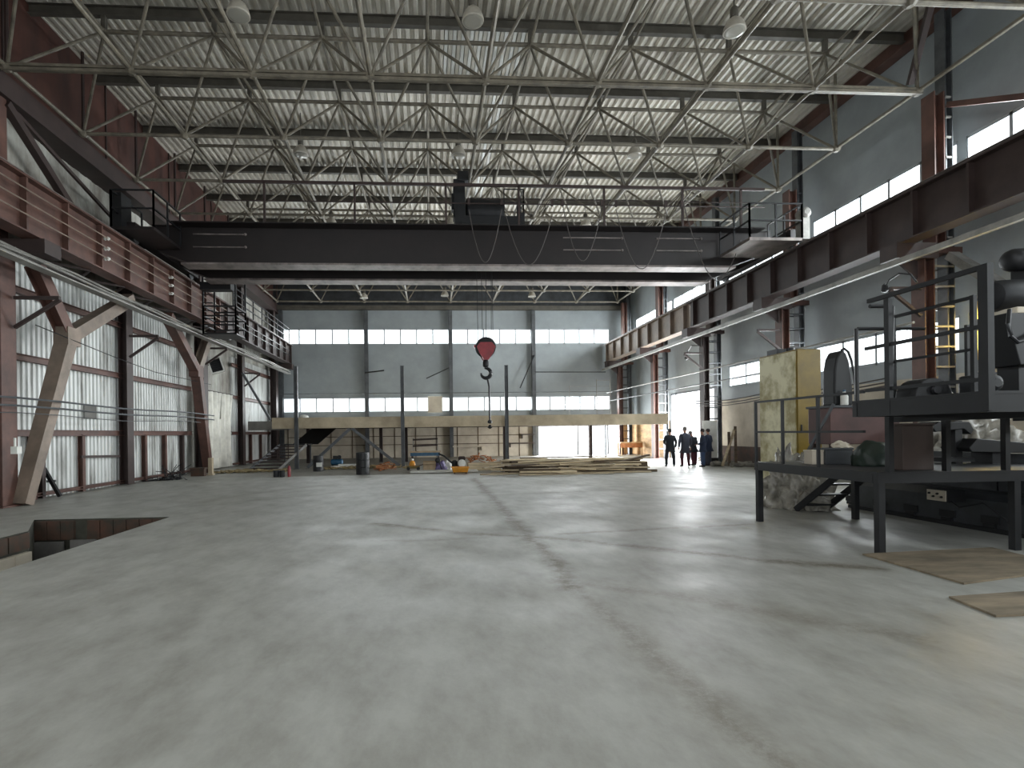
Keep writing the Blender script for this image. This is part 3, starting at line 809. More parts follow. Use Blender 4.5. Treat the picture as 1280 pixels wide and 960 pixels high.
# ================================================================== LAMPS
def lamp(loc, lab):
    t = thing('bell_lamp', lab, 'lamp', loc, 'bell lamps under the roof')
    x, y, z = loc
    rf = MB().lathe(loc, [(.26, 0), (.27, .02), (.24, .14), (.17, .27), (.08, .34), (.07, .36)], 20).build('reflector', M['reflector'], t, smooth=True)
    MB().lathe((x, y, z+.36), [(.09, 0), (.1, .02), (.1, .2), (.06, .26)], 14).build('cap', M['purlin'], t, smooth=True)
    MB().lathe((x, y, z-.015), [(.05, 0), (.2, .005), (.24, .014)], 16).build('lens', M['glassbulb'], rf)
    MB().tube((x, y, z+.6), (x, y, z+1.5), .015, 6).build('hanging_rod', M['purlin'], t)
    return t
lamp0 = None
spots = [(298, 20, 13.3, 'left of the three biggest lamps at the top'), (591, 27, 13.3, 'middle of the three biggest lamps at the top'), (918, 40, 13.3, 'right of the three biggest lamps at the top'),
         (376, 194, 19.9, 'left lamp of the second row above the crane'), (573, 195, 19.9, 'middle lamp of the second row above the crane'), (793, 195, 19.9, 'right lamp of the second row above the crane'),
         (414, 281, 26, 'left lamp just above the crane girder'), (563, 282, 26, 'lamp just left of the crane trolley'), (732, 283, 26, 'right lamp just above the crane girder'),
         (455, 373, 37.4, 'far lamp seen below the crane, leftmost'), (556, 370, 37.4, 'far lamp seen below the crane, left of the ropes'), (665, 371, 37.4, 'far lamp seen below the crane, right of the ropes')]
for px, py, y, lab in spots:
    p = PY(px, py, y)
    lab = 'unlit bell lamp, ' + lab
    if lamp0 is None: lamp0 = lamp(tuple(p), lab)
    else: dup(lamp0, p, lab)
# ================================================================== MEZZANINE AT THE FAR END
mz = thing('mezzanine', 'long low concrete mezzanine platform across the far end', 'platform', (1.5, 28, 2.0))
MX0, MX1, MY = -8.85, 11.5, 28.0
b = MB(); b.box((MX0, MY, 2.03), (MX1, MY+.35, 2.58)); b.build('edge_beam', M['concrete'], mz)
MB().box((MX0, MY+.35, 2.32), (MX1, YB-.1, 2.54)).build('floor_slab', M['concrete'], mz)
MB().box((-11.1, 31.3, 2.0), (MX0, 31.7, 2.5)).build('side_beam', M['concrete_grey'], mz)
MB().box((-11.1, 31.7, 2.3), (MX0, YB-.1, 2.5)).build('side_slab', M['concrete_grey'], mz)
for px in (370, 503, 633):
    x = PY(px, 500, MY-.1).x
    b = MB(); b.ibeam((x, MY-.1, 0.01), (x, MY-.1, 5.15), .16, .18, .02, (1, 0, 0)); b.box((x-.14, MY-.24, .005), (x+.14, MY+.04, .03)); b.build('post', M['greypost'], mz)
xa, xb, xc = PY(385, 583, MY+.2).x, PY(438, 533, MY+.2).x, PY(500, 583, MY+.2).x
MB().beam((xa, MY+.12, .06), (xb, MY+.12, 2.0), .14, .14).build('raking_brace', M['greypost'], mz)
MB().beam((xb+.1, MY+.12, 2.0), (xc, MY+.12, .06), .14, .14).build('raking_brace', M['greypost'], mz)
for x in (-8.2, -3.9, -2.4, 3.6, 8.9):
    MB().ibeam((x, 33.2, .01), (x, 33.2, 2.32), .2, .2, .02, (1, 0, 0)).build('back_post', M['rust_dark'], mz)
for y in (31, 34.5, 37.5):
    MB().ibeam((MX0+.1, y, 2.2), (MX1-.1, y, 2.2), .16, .22, .02).build('cross_beam', M['rust_dark'], mz)
for x in (9.85+.0,):
    MB().box((x-.05, 33.15, .01), (x+.05, 33.25, 2.08)).build('back_post', M['greypost'], mz)
wr = random.Random(9); b = MB()
for k in range(12):
    x = -11.0+k*1.5
    b.box((x, YB-.09, 0), (x+.05, YB-.06, 2.3))
for z_ in (.9, 1.5): b.box((-11, YB-.09, z_), (6.7, YB-.06, z_+.05))
tag(b.build('panel_battens', M['wood3']), 'dark battens dividing the cream wall panels under the mezzanine', 'battens')
# columns on the back wall
for x, lab in ((-11.35, 'grey steel column in the far left corner of back wall'), (-5.4, 'left of three tall grey columns on back wall'), (.6, 'middle of three tall grey columns on back wall'), (6.6, 'right of three tall grey columns on back wall')):
    b = MB(); b.ibeam((x, YB-.28, .01), (x, YB-.28, 10.5), .26, .3, .03, (0, 1, 0)); tag(b.build('wall_column', M['greypost']), lab, 'steel column')
def rod(p, q, lab, r=.04, m='black', name='steel_rod', cat='rod'):
    return tag(MB().tube(p, q, r, 6).build(name, M[m]), lab, cat)
rod(PY(456, 466, 39.0), PY(480, 463, 38.6), 'short dark rod sticking out of the left back column', .05)
rod(PY(533, 473, 38.6), PY(563, 459, 39.15), 'slanted dark rod beside the middle back column')
rod(PY(650, 485, 38.9), PY(668, 444, 39.0), 'steep dark rod leaning on the right back column')
rod(PY(669, 465, 39.0), PY(757, 465, 38.6), 'thin horizontal bar right of the right back column', .035)
rod((-11.0, 37.3, 4.45), (12.2, 37.3, 4.45), 'thin pipe running in front of the lower back windows', .03, 'greypost')
b = MB(); p = PY(544, 506, 39.3); b.box((p.x-.52, 39.36, 3.2), (p.x+.52, 39.42, 4.36)); tag(b.build('window_board', M['cream']), 'tan board covering one lower back window light', 'board')
# ladder / scaffold frame on the mezzanine
b = MB(); xa = PY(746, 500, 37).x; xb = xa+.95
for x in (xa, xb):
    b.tube((x, 37, 2.56), (x, 37, 5.3), .03, 6)
for k in range(7): b.tube((xa, 37, 2.8+k*.4), (xb, 37, 2.8+k*.4), .02, 6)
for x in (xa-1.9,): b.tube((x, 37, 2.56), (x, 37, 4.9), .025, 6); b.tube((x, 37, 4.2), (xb, 37, 4.2), .02, 6); b.tube((x, 37, 4.8), (xb, 37, 4.8), .02, 6)
tag(b.build('scaffold_frame', M['lightpipe']), 'pale tubular scaffold frame on the mezzanine right end', 'scaffold')
b = MB(); p = PY(322, 480, 32); b.beam(PY(303, 466, 31.6), PY(338, 525, 31.6), .12, .12); tag(b.build('leaning_beam', M['greypost']), 'grey beam leaning down onto the mezzanine left end', 'beam')
b = MB(); p = PY(380, 522, 30); b.lathe((p.x, 30, 2.55), [(.2, 0), (.26, .08), (.2, .2), (.05, .24)], 12); tag(b.build('sack', M['white']), 'small white sack on the mezzanine edge', 'sack')

# staircase under the mezzanine
st = thing('staircase', 'dark metal staircase rising under the mezzanine left end', 'staircase', (-7.6, 26.8, 0))
xl = PY(311, 584, 26.6).x; W = 1.35
def spt(t, side): return Vector((xl+side*W+t*.9, 26.6+t*2.0, .05+t*1.15))
for s in (0, 1): MB().beam(spt(0, s), spt(1, s), .05, .13).build('stringer', M['concrete_grey'] if s else M['greypost'], st)
for k in range(8):
    t = (k+.5)/8; a = spt(t, 0); MB().box((a.x+.03, a.y-.14, a.z-.03), (a.x+W-.03, a.y+.14, a.z+.03)).build('tread', M['rust_dark'], st)
a = spt(1, 0); MB().box((a.x, a.y, a.z-.02), (a.x+W+.1, a.y+1.1, a.z+.04)).build('landing', M['blackmet'], st)
b = MB(); b.prism([(a.x+W*.3, a.y+.9, a.z), (a.x+W*.3, a.y+1.0, a.z), (a.x+2.3*W*.4, a.y+2.2, 2.1), (a.x+2.3*W*.4, a.y+2.1, 2.1)], (W, 0, 0)); b.build('upper_flight', M['blackmet'], st)
for s in (0, 1):
    b = MB(); q = spt(1, s); b.beam((q.x, q.y+1.0, .01), (q.x, q.y+1.0, q.z), .06, .06, (1, 0, 0)); b.build('landing_leg', M['greypost'], st)

# ================================================================== FLOOR OBJECTS AT THE FAR END
def drum(px, py, w, h, label, m='black', hoops=True, **k):
    p = PF(px, py); s = p.y/F; r = w*s/2; H = h*s
    t = thing(k.get('name', 'steel_drum'), label, k.get('cat', 'drum'), p)
    prof = [(r*.97, 0), (r, .02)]
    if hoops:
        for z in (.33, .66): prof += [(r, H*z-.02), (r*1.05, H*z), (r, H*z+.02)]
    prof += [(r, H-.02), (r*.98, H), (r*.94, H), (r*.94, H-.03)]
    t2 = MB().lathe(p, prof, 20).build('shell', M[m], t, smooth=False)
    global last_shell; last_shell = t2
    return t, p, r, H
t, p, r, H = drum(453.5, 593, 16, 27, 'tall black steel drum standing alone on the floor')
MB().lathe((p.x+.1, p.y, p.z+H-.03), [(.03, 0), (.04, .01), (.03, .03)], 8).build('bung', M['greypost'], last_shell)
b = MB(); b.box((p.x+r*.55, p.y-r*.9, .1), (p.x+r*.75, p.y-r*.65, H*.95)); b.build('side_strap', M['greypost'], t)
t, p, r, H = drum(398, 589, 12.5, 19, 'dark drum with a white label left of the tall black drum')
MB().box((p.x-.04, p.y-r*1.04-.01, H*.30), (p.x+.20, p.y-r*.85, H*.56)).build('label_plate', M['white'], last_shell)
for i, (px, w) in enumerate(((345.5, 7.2), (352.8, 6))):
    t, p, r, H = drum(px, 596.2, w, 8, ['dark bucket beside the red cylinder, left one of two', 'dark bucket beside the red cylinder, right one of two'][i], 'blackmet', False, name='bucket', cat='bucket')
    pts = [(p.x+math.cos(a_)*r, p.y, p.z+H+math.sin(a_)*r*.5) for a_ in [math.pi*k/8 for k in range(9)]]
    MB().path(pts, .008, 5).build('bail_handle', M['greypost'], t)
p = PF(361.5, 596); t = thing('fire_extinguisher', 'slim red gas cylinder standing on the floor by two buckets', 'cylinder', p)
MB().lathe(p, [(.055, 0), (.065, .01), (.065, .36), (.05, .42), (.022, .45), (.022, .47)], 16).build('cylinder', M['red'], t, smooth=True)
b = MB(); b.box((p.x-.02, p.y-.02, .46), (p.x+.02, p.y+.02, .5)); b.beam((p.x-.02, p.y, .5), (p.x+.09, p.y, .53), .02, .015); b.build('valve', M['blackmet'], t)
# blue compressor
p = PF(421, 584); t = thing('compressor', 'small blue compressor between the two drums', 'compressor', p)
MB().lathe((p.x-.32, p.y, .27), [(.05, 0), (.15, .05), (.16, .12), (.16, .52), (.15, .6), (.05, .65)], 16, (1, 0, 0)).build('tank', M['blue'], t, smooth=True)
b = MB(); b.box((p.x-.18, p.y-.1, .42), (p.x+.02, p.y+.1, .6)); b.lathe((p.x+.14, p.y-.1, .52), [(.1, 0), (.11, .01), (.11, .1), (.1, .12)], 12, (0, 1, 0)); b.build('motor', M['blackmet'], t)
for dx in (-.22, .22): MB().box((p.x+dx-.02, p.y-.12, 0), (p.x+dx+.02, p.y+.12, .13)).build('foot', M['blackmet'], t)

from mathutils import noise as mnoise
def heap(name, c, sx, sy, sz, m, label, cat, seed=1, rough=.35, sub_=4, kind=None, group=None, parent=None, freq=1.7):
    bm = bmesh.new(); bmesh.ops.create_icosphere(bm, subdivisions=sub_, radius=1)
    for v in bm.verts:
        n_ = v.co.normalized(); k = 1+rough*(mnoise.fractal(n_*freq+Vector((seed*3.1, 0, 0)), 1.0, 2.0, 4)+.3*abs(mnoise.noise(n_*7+Vector((0, seed, 0)))))
        q = n_*k; v.co = Vector((q.x*sx, q.y*sy, max(0, (q.z+.15))*sz))
    me = bpy.data.meshes.new(name); bm.to_mesh(me); bm.free(); me.materials.append(m)
    for pl in me.polygons: pl.use_smooth = sub_ > 3
    o = bpy.data.objects.new(name, me); COL.objects.link(o)
    if parent is None: o.location = c; ORG[o.name] = Vector(c); tag(o, label, cat, group, kind)
    else: o.parent = parent; o.location = Vector(c)-ORG[parent.name]
    return o
def scatter(name, poly, n, mats, label, smin, smax, cat='debris', thick=.02, long=4, zmax=.12):
    """loose scraps, uncountable: one object"""
    (x0, y0), (x1, y1) = poly; b = MB()
    for i in range(n):
        L = rnd.uniform(smin, smax); w = L/rnd.uniform(1.5, long); x = rnd.uniform(x0, x1); y = rnd.uniform(y0, y1)
        hgt = zmax*(1-abs(2*(x-x0)/(x1-x0)-1)**1.5)
        z = rnd.uniform(0, 1)*hgt+L*.12
        rot = Matrix.Rotation(rnd.uniform(0, 6.28), 3, 'Z') @ Matrix.Rotation(rnd.uniform(-.25, .25), 3, 'Y')
        b.cbox((x, y, z), (L, w, thick), rot)
    o = b.build(name, M[mats], base=((x0+x1)/2, (y0+y1)/2, 0)); return tag(o, label, cat, None, 'stuff')
a, c = PF(466, 589), PF(497, 584)
scatter('wood_scraps', ((a.x, a.y), (c.x, c.y+.6)), 60, 'orange_wood', 'loose orange and pale wood scraps right of the tall drum', .12, .45, zmax=.25)
a, c = PF(262, 592), PF(345, 588)
scatter('floor_scraps', ((a.x, a.y), (c.x+.8, a.y+1.4)), 160, 'debris', 'thin spread of tan scraps in front of the staircase', .1, .5, zmax=.05)
a = PF(405, 587)
scatter('floor_scraps', ((a.x, a.y-.2), (a.x+4.2, a.y+1.6)), 200, 'debris', 'scattered yellowish scraps around the two dark drums', .1, .45, zmax=.08)
b = MB(); a, c = PF(412, 586), PF(447, 585); b.cbox(((a.x+c.x)/2, a.y+.4, .06), (c.x-a.x, .35, .10)); b.cbox(((a.x+c.x)/2+.3, a.y+.9, .1), (c.x-a.x, .3, .16)); tag(b.build('pale_timber', M['white']), 'pale timber lengths lying behind the drums', 'timber')
# metal sheet strip
a, c = PF(513, 592), PF(600, 592)
b = MB(); b.cbox(((a.x+c.x)/2, a.y+.5, .05), (c.x-a.x, 1.0, .05), Matrix.Rotation(-.02, 3, 'Z')); tag(b.build('metal_sheet', M['white']), 'long pale sheet lying flat under the orange trough', 'sheet')
def box_thing(name, px0, px1, ybot, h_px, dep, m, label, cat, flaps=False, y=None):
    p, q = PF(px0, ybot), PF(px1, ybot); s = p.y/F; H = h_px*s
    t = thing(name, label, cat, ((p.x+q.x)/2, p.y, 0))
    b = MB(); th = .015; x0, x1, y0, y1 = p.x, q.x, p.y, p.y+dep
    b.box((x0, y0, .0), (x1, y1, th)); b.box((x0, y0, 0), (x0+th, y1, H)); b.box((x1-th, y0, 0), (x1, y1, H)); b.box((x0, y0, 0), (x1, y0+th, H)); b.box((x0, y1-th, 0), (x1, y1, H))
    b.build('body', M[m], t)
    b = MB()
    if flaps:
        b.cbox(((x0+x1)/2, y0-.08, H+.02), (x1-x0, .2, .012), Matrix.Rotation(.4, 3, 'X')); b.cbox(((x0+x1)/2, y1+.08, H+.03), (x1-x0, .2, .012), Matrix.Rotation(-.6, 3, 'X')); b.build('flap', M[m], t)
    else: b.box((x0-.01, y0-.01, H), (x1+.01, y1+.01, H+.03)); b.build('lid', M[m], t)
    return t
box_thing('cardboard_box', 529, 545, 588.5, 9, .5, 'card', 'cardboard box left of the purple bag', 'box', True)
p = PF(551, 588.5); heap('plastic_bag', (p.x, p.y+.2, 0), .27, .25, .40, M['purple'], 'purple and white plastic bag by the cardboard box', 'bag', 3, .4)
p = PF(559.5, 588); heap('sack', (p.x, p.y+.3, 0), .2, .22, .36, M['white'], 'pale sack right of the purple bag', 'sack', 5, .3)
# yellow handcart with scraps
p = PF(518, 588); t = thing('yellow_cart', 'low yellow machine with pale knob left of the cardboard box', 'machine', p)
MB().box((p.x-.36, p.y, .08), (p.x+.25, p.y+.4, .2)).build('base', M['yellow'], t, bevel=.01)
MB().lathe((p.x-.1, p.y+.2, .2), [(.14, 0), (.16, .05), (.12, .18), (.05, .24)], 14).build('motor', M['orange'], t, smooth=True)
MB().lathe((p.x-.1, p.y+.2, .44), [(.04, 0), (.07, .03), (.07, .07), (.03, .1)], 12).build('knob', M['white'], t, smooth=True)
for dx in (-.28, .18): MB().lathe((p.x+dx, p.y-.02, .08), [(.06, 0), (.08, .01), (.08, .05), (.06, .06)], 12, (0, 1, 0)).build('wheel', M['blackmet'], t)
MB().tube((p.x+.2, p.y+.2, .2), (p.x+.55, p.y+.25, .3), .02, 6).build('handle', M['rust'], t)
# orange trough + engine standing behind
p, q = PF(565, 592.5), PF(586.5, 592.5); H = .3
t = thing('orange_trough', 'orange yellow metal trough in front of the small engine', 'trough', ((p.x+q.x)/2, p.y, 0))
b = MB(); d = .35; xm = (p.x+q.x)/2; w1, w2 = (q.x-p.x)/2-.05, (q.x-p.x)/2
def frus(b, x, y, z0, z1, a0, b0, a1, b1):
    return b.add([(x-a0, y-b0, z0), (x+a0, y-b0, z0), (x+a0, y+b0, z0), (x-a0, y+b0, z0), (x-a1, y-b1, z1), (x+a1, y-b1, z1), (x+a1, y+b1, z1), (x-a1, y+b1, z1)], [(0, 3, 2, 1), (4, 5, 6, 7), (0, 1, 5, 4), (1, 2, 6, 5), (2, 3, 7, 6), (3, 0, 4, 7)])
frus(b, xm, p.y+.2, .06, .26, w1, .16, w2, .22); b.build('pan', M['orange'], t)
b = MB(); b.box((xm-w2-.02, p.y-.03, .25), (xm+w2+.02, p.y+.0, .29)); b.box((xm-w2-.02, p.y+.4, .25), (xm+w2+.02, p.y+.43, .29)); b.build('rim', M['orange'], t)
for dx in (-w1+.04, w1-.08): MB().box((xm+dx, p.y+.05, 0), (xm+dx+.05, p.y+.35, .07)).build('skid', M['rust'], t)
p = PF(575, 589); t = thing('small_engine', 'small dark red and black engine behind the orange trough', 'engine', (p.x, p.y+.1, 0))
x, y = p.x, p.y+.4
b = MB(); b.box((x-.3, y-.2, .0), (x+.35, y+.25, .12)); b.build('skid_frame', M['blackmet'], t)
b = MB(); b.box((x-.05, y-.15, .12), (x+.22, y+.15, .48)); 
for k in range(6): b.box((x-.08, y-.18, .2+k*.045), (x+.25, y+.18, .215+k*.045))
b.build('cylinder_block', M['maroon'], t)
b = MB(); b.lathe((x+.1, y-.26, .34), [(.08, 0), (.17, .03), (.18, .08), (.1, .12)], 16, (0, 1, 0)); b.build('flywheel_cover', M['white'], t, smooth=True)
MB().lathe((x-.22, y, .12), [(.1, 0), (.13, .04), (.13, .3), (.06, .36)], 12).build('filter', M['blackmet'], t, smooth=True)
b = MB(); b.lathe((x-.05, y, .55), [(.04, 0), (.1, .04), (.1, .28), (.04, .32)], 12, (1, 0, 0)); b.build('fuel_tank', M['rust_dark'], t, smooth=True)
b = MB(); b.path([PY(572, 584, y), PY(563, 577, y), PY(555, 570, y), PY(548, 567, y)], .045, 6); b.build('exhaust_arm', M['black'], t)
b = MB(); q = PY(547, 574, y); b.lathe((q.x, y-.05, q.z-.05), [(.05, 0), (.12, .03), (.12, .1), (.05, .13)], 12, (0, 1, 0)); b.path([PY(547, 572, y), PY(551, 583, y), PY(553, 588, y)], .03, 6); b.build('arm_wheel', M['black'], t)
# pale crate with orange offcuts
p, q = PF(586, 589), PF(629, 589)
t = thing('timber_crate', 'pale low crate left of the plank pile, offcuts on top', 'crate', ((p.x+q.x)/2, p.y+.3, 0))
s = p.y/F; H = 9.5*s
for k in range(3): MB().box((p.x, p.y+.3, .02+k*H/3), (q.x, p.y+.33, (k+1)*H/3)).build('board', M['wood2'], t)
MB().box((p.x, p.y+.33, .0), (q.x, p.y+1.1, H*.97)).build('inner_stack', M['concrete'], t)
b = MB(); rr_ = random.Random(3)
for i in range(34):
    L = rr_.uniform(.15, .5); x_ = rr_.uniform(p.x+.0, p.x+1.15); hh = H+.05+.3*rr_.random()*(1-abs((x_-p.x-.55)/.7)**2)
    b.cbox((x_, p.y+.6+rr_.uniform(-.2, .2), hh), (L, .12, .03), Matrix.Rotation(rr_.uniform(-1.2, 1.2), 3, 'Y') @ Matrix.Rotation(rr_.uniform(0, 3), 3, 'Z'))
o = b.build('wood_offcuts', M['orange_wood']); tag(o, 'heap of orange brick coloured offcuts on the pale crate', 'debris', None, 'stuff')

# plank pile
pr = random.Random(11)
proto = {}
def plank(px0, px1, py, dy, th, m, tilt=0.0, yaw=None):
    yb = 21.6+dy
    p, q = PY(px0, py, yb), PY(px1, py, yb); L = abs(q.x-p.x)
    z = max(th/2+.005, (p.z+q.z)/2)
    b = MB(); b.cbox((0, 0, 0), (L, pr.uniform(.16, .26), th)); o = b.build('plank', M[m], base=(0, 0, 0))
    o.location = ((p.x+q.x)/2, yb, z); o.rotation_euler = (0, tilt, pr.uniform(-.07, .07) if yaw is None else yaw)
    tone = {'wood': 'weathered grey', 'wood2': 'pale fresh', 'wood3': 'dark stained'}[m]
    lay = 'front edge' if dy < .45 else 'middle' if dy < 1.25 else 'back top'
    mid = (px0+px1)/2; sd = 'left end' if mid < 675 else 'centre' if mid < 730 else 'right end'
    lg_ = 'long ' if px1-px0 > 95 else 'short ' if px1-px0 < 65 else ''
    tag(o, '%s%s plank at the %s of the timber pile, %s' % (lg_, tone, lay, sd), 'plank', 'planks in the long timber pile')
rows = [(648, 768, 592.5, 0, .05), (650, 720, 589.5, 0.1, .07), (600, 690, 592, .5, .06), (700, 812, 590, .4, .05), (649, 700, 587, .15, .06),
        (625, 700, 587, .9, .06), (690, 780, 587, .6, .05), (655, 790, 585, .5, .05), (725, 812, 584.5, .9, .05), (612, 665, 583.5, 1.0, .07), (630, 740, 581.5, 1.2, .05), (700, 800, 580.5, .9, .05),
        (622, 720, 579, 1.6, .05), (700, 805, 578, 1.3, .05), (640, 760, 577, 1.6, .05), (625, 700, 575, 2.1, .05), (690, 790, 575, 1.9, .05), (700, 770, 573, 2.1, .05), (730, 812, 572.5, 2.1, .05), (650, 740, 571.5, 2.4, .05),
        (610, 680, 577, 2.5, .05), (742, 800, 570, 2.3, .04)]
for i, (a_, c_, y_, dy, th) in enumerate(rows):
    plank(a_, c_, y_, dy, th, ['wood', 'wood2', 'wood', 'wood', 'wood3'][i % 5], pr.uniform(-.012, .012))
    if i % 2 == 0: plank(a_+pr.uniform(0, 20), c_-pr.uniform(0, 20), y_+1.6, dy+.25, th, ['wood', 'wood3', 'wood'][i % 3], pr.uniform(-.01, .01))
for k in range(14):
    a_ = pr.uniform(600, 770); plank(a_, a_+pr.uniform(25, 70), pr.uniform(573, 588), pr.uniform(.3, 1.9), .04, ['wood', 'wood2', 'wood2', 'wood3'][k % 4], pr.uniform(-.08, .08), pr.uniform(-.5, .5))
for y_, z_ in ((22.2, .05), (23.2, .19), (24.0, .26)):          # bearers under the pile
    b = MB(); b.box((2.2, y_, 0), (8.4, y_+.12, z_*2)); tag(b.build('bearer_beam', M['wood3']), 'dark bearer beam underneath the long timber pile', 'beam', 'bearers under the timber pile')
plank(775, 812, 572.8, 1.5, .06, 'wood3', -.22)
# workbench under mezzanine
wx0, wx1 = PY(513, 570, 30).x, PY(550, 570, 30).x
t = thing('workbench', 'dark blue topped workbench under the mezzanine', 'table', ((wx0+wx1)/2, 30, 0))
MB().box((wx0, 30, .48), (wx1, 30.8, .66)).build('bench_body', M['blue'], t)
MB().box((wx0-.05, 29.95, .66), (wx1+.05, 30.85, .72)).build('bench_top', M['card'], t)
for x_ in (wx0+.05, wx1-.1):
    for y_ in (30.02, 30.7): MB().box((x_, y_, 0), (x_+.06, y_+.06, .48)).build('leg', M['rust_dark'], t)
t = thing('pipe_rack', 'dark wall rack of pipes above the workbench', 'rack', ((wx0+wx1)/2, 31.0, .9))
for z_ in (1.0, 1.35): MB().beam((wx0+.1, 31.0, z_), (wx1-.1, 31.0, z_+.05), .06, .1).build('rail', M['rust_dark'], t)
for x_ in (wx0+.1, wx1-.15): MB().box((x_, 31.0, 0), (x_+.05, 31.06, 1.45)).build('upright', M['lightpipe'], t)
# shelf boards on back wall
for k, (px0, px1, py, lab) in enumerate(((652, 668, 543, 'short dark shelf high on the wall left of back gate'), (637, 668, 554, 'long dark shelf on the wall left of back gate'), (566, 604, 558, 'pale wall shelf behind the small engine'))):
    a, c = PY(px0, py, 39.1), PY(px1, py, 39.1); b = MB(); b.box((a.x, 38.95, a.z-.05), (c.x, 39.4, a.z+.03)); b.box((a.x+.05, 39.2, a.z-.3), (a.x+.1, 39.4, a.z-.05)); b.box((c.x-.1, 39.2, a.z-.3), (c.x-.05, 39.4, a.z-.05))
    tag(b.build('wall_shelf', M['rust_dark'] if k < 2 else M['cream']), lab, 'shelf')
# tool board and bench at right of back gate
a, c = PY(790, 560, 38.6), PY(813, 560, 38.6)
t = thing('wooden_bench', 'plywood bench in the bright corner right of back gate', 'bench', ((a.x+c.x)/2-1, 37.5, 0))
MB().box((a.x-1.4, 37.0, .85), (c.x-1.2, 37.8, .93)).build('top', M['plywood'], t); MB().box((a.x-1.4, 37.0, .55), (c.x-1.2, 37.04, .85)).build('apron', M['orange_wood'], t)
for x_ in (a.x-1.35, c.x-1.3):
    for y_ in (37.02, 37.7): MB().box((x_, y_, 0), (x_+.07, y_+.07, .85)).build('leg', M['plywood'], t)

# ================================================================== RIGHT SIDE BY THE GATE
t = thing('white_board', 'white sheet board standing behind the rightmost people', 'board', (11.9, 27.4, 0))
a, c = PY(879, 560, 25.75), PY(897, 560, 25.75)
t.location = ((a.x+c.x)/2, 25.75, 0); ORG[t.name] = Vector(t.location)
MB().box((a.x, 25.75, .35), (c.x, 25.8, 2.15)).build('panel', M['white'], t)
b = MB(); b.box((a.x, 25.7, 0), (c.x, 25.85, .35)); b.build('dark_plinth', M['black'], t)
for px0, py0, px1, py1, lab in ((903, 574, 918, 537, 'pale plank leaning on the wall right of the white board'), (920, 574, 919, 533, 'upright dark plank against the wall right of the white board'), (912, 575, 911, 540, 'short dark plank standing right of the white board')):
    p, q = PY(px0, py0, 24.5), PY(px1, py1, 25.0); p.z = 0.04
    tag(MB().beam(p, q, .12, .05).build('leaning_plank', M['wood'] if 'pale' in lab else M['wood3']), lab, 'plank')
for i, (px, py, L, r, lab) in enumerate(((915, 581, 1.9, .13, 'grey rolled sheeting on the floor, front roll by right wall'), (922, 577, 2.0, .12, 'grey rolled sheeting on the floor, behind the front roll'), (932, 582, 1.3, .11, 'short grey roll nearest the black railing'))):
    p = PF(px, py+2); b = MB(); pts = [(p.x-L/2+L*k/8, p.y+.15*math.sin(k*.6), r+.02*math.sin(k*2.)) for k in range(9)]
    b.path(pts, [r*(.9+.15*math.sin(k*1.7+i)) for k in range(9)], 10); tag(b.build('sheeting_roll', M['film'], smooth=True), lab, 'roll')
p = PF(905, 577); heap('film_heap', (p.x-.5, p.y+.6, 0), .5, .4, .25, M['film'], 'low heap of grey plastic sheeting against the right wall', 'heap', 9, .5)
# hanging plug cables on brackets
b = MB(); b.path([PX(1146, 353, 12.1), PX(1138, 343, 12.1), PX(1124, 342, 12.1), PX(1112, 350, 12.1), PX(1107, 358, 12.1)], .025, 6); p = PX(1106, 360, 12.1); b.lathe((p.x, p.y, p.z-.12), [(.04, 0), (.09, .04), (.07, .2), (.03, .24)], 10); tag(b.build('plug_cable', M['black']), 'black cable with plug hanging at the nearest right column', 'cable')
b = MB(); b.path([PX(873, 432, 12.1), PX(864, 432, 12.1), PX(860, 438, 12.1), PX(858, 444, 12.1)], .03, 6); p = PX(858, 445, 12.1); b.lathe((p.x, p.y, p.z-.2), [(.04, 0), (.11, .06), (.07, .22), (.03, .26)], 10); tag(b.build('plug_cable', M['black']), 'black cable with plug hanging at the column by the side gate', 'cable')
# pipes along the right wall
def pipe(name, x, y0, y1, z, r, m, lab, cat='pipe'):
    b = MB(); b.tube((x, y0, z), (x, y1, z), r, 10); tag(b.build(name, M[m]), lab, cat)
b = MB(); b.tube((11.75, 6, 6.15), (11.75, 39.2, 6.15), .05, 10); b.box((11.58, 6, 6.08), (11.64, 39.2, 6.22)); tag(b.build('cable_tray', M['lightpipe']), 'long pale pipe and tray running under the right crane girder', 'pipe')
pipe('wall_pipe', 11.95, 14, 39.2, 4.5, .035, 'lightpipe', 'thin pale pipe along the right columns above the side gate')
pipe('wall_pipe', 12.05, 20.6, 39.2, 3.9, .03, 'greypost', 'lowest thin pipe on the right far columns')
b = MB()
for k, z_ in enumerate((2.9, 3.0, 3.12)): b.path([(12.1, 26.2-j*1.4, z_-.12*math.sin(math.pi*(j % 4)/4)) for j in range(9)], .022, 5)
tag(b.build('wire_bundle', M['hose']), 'sagging bundle of wires between right columns behind the cabinet', 'cable')
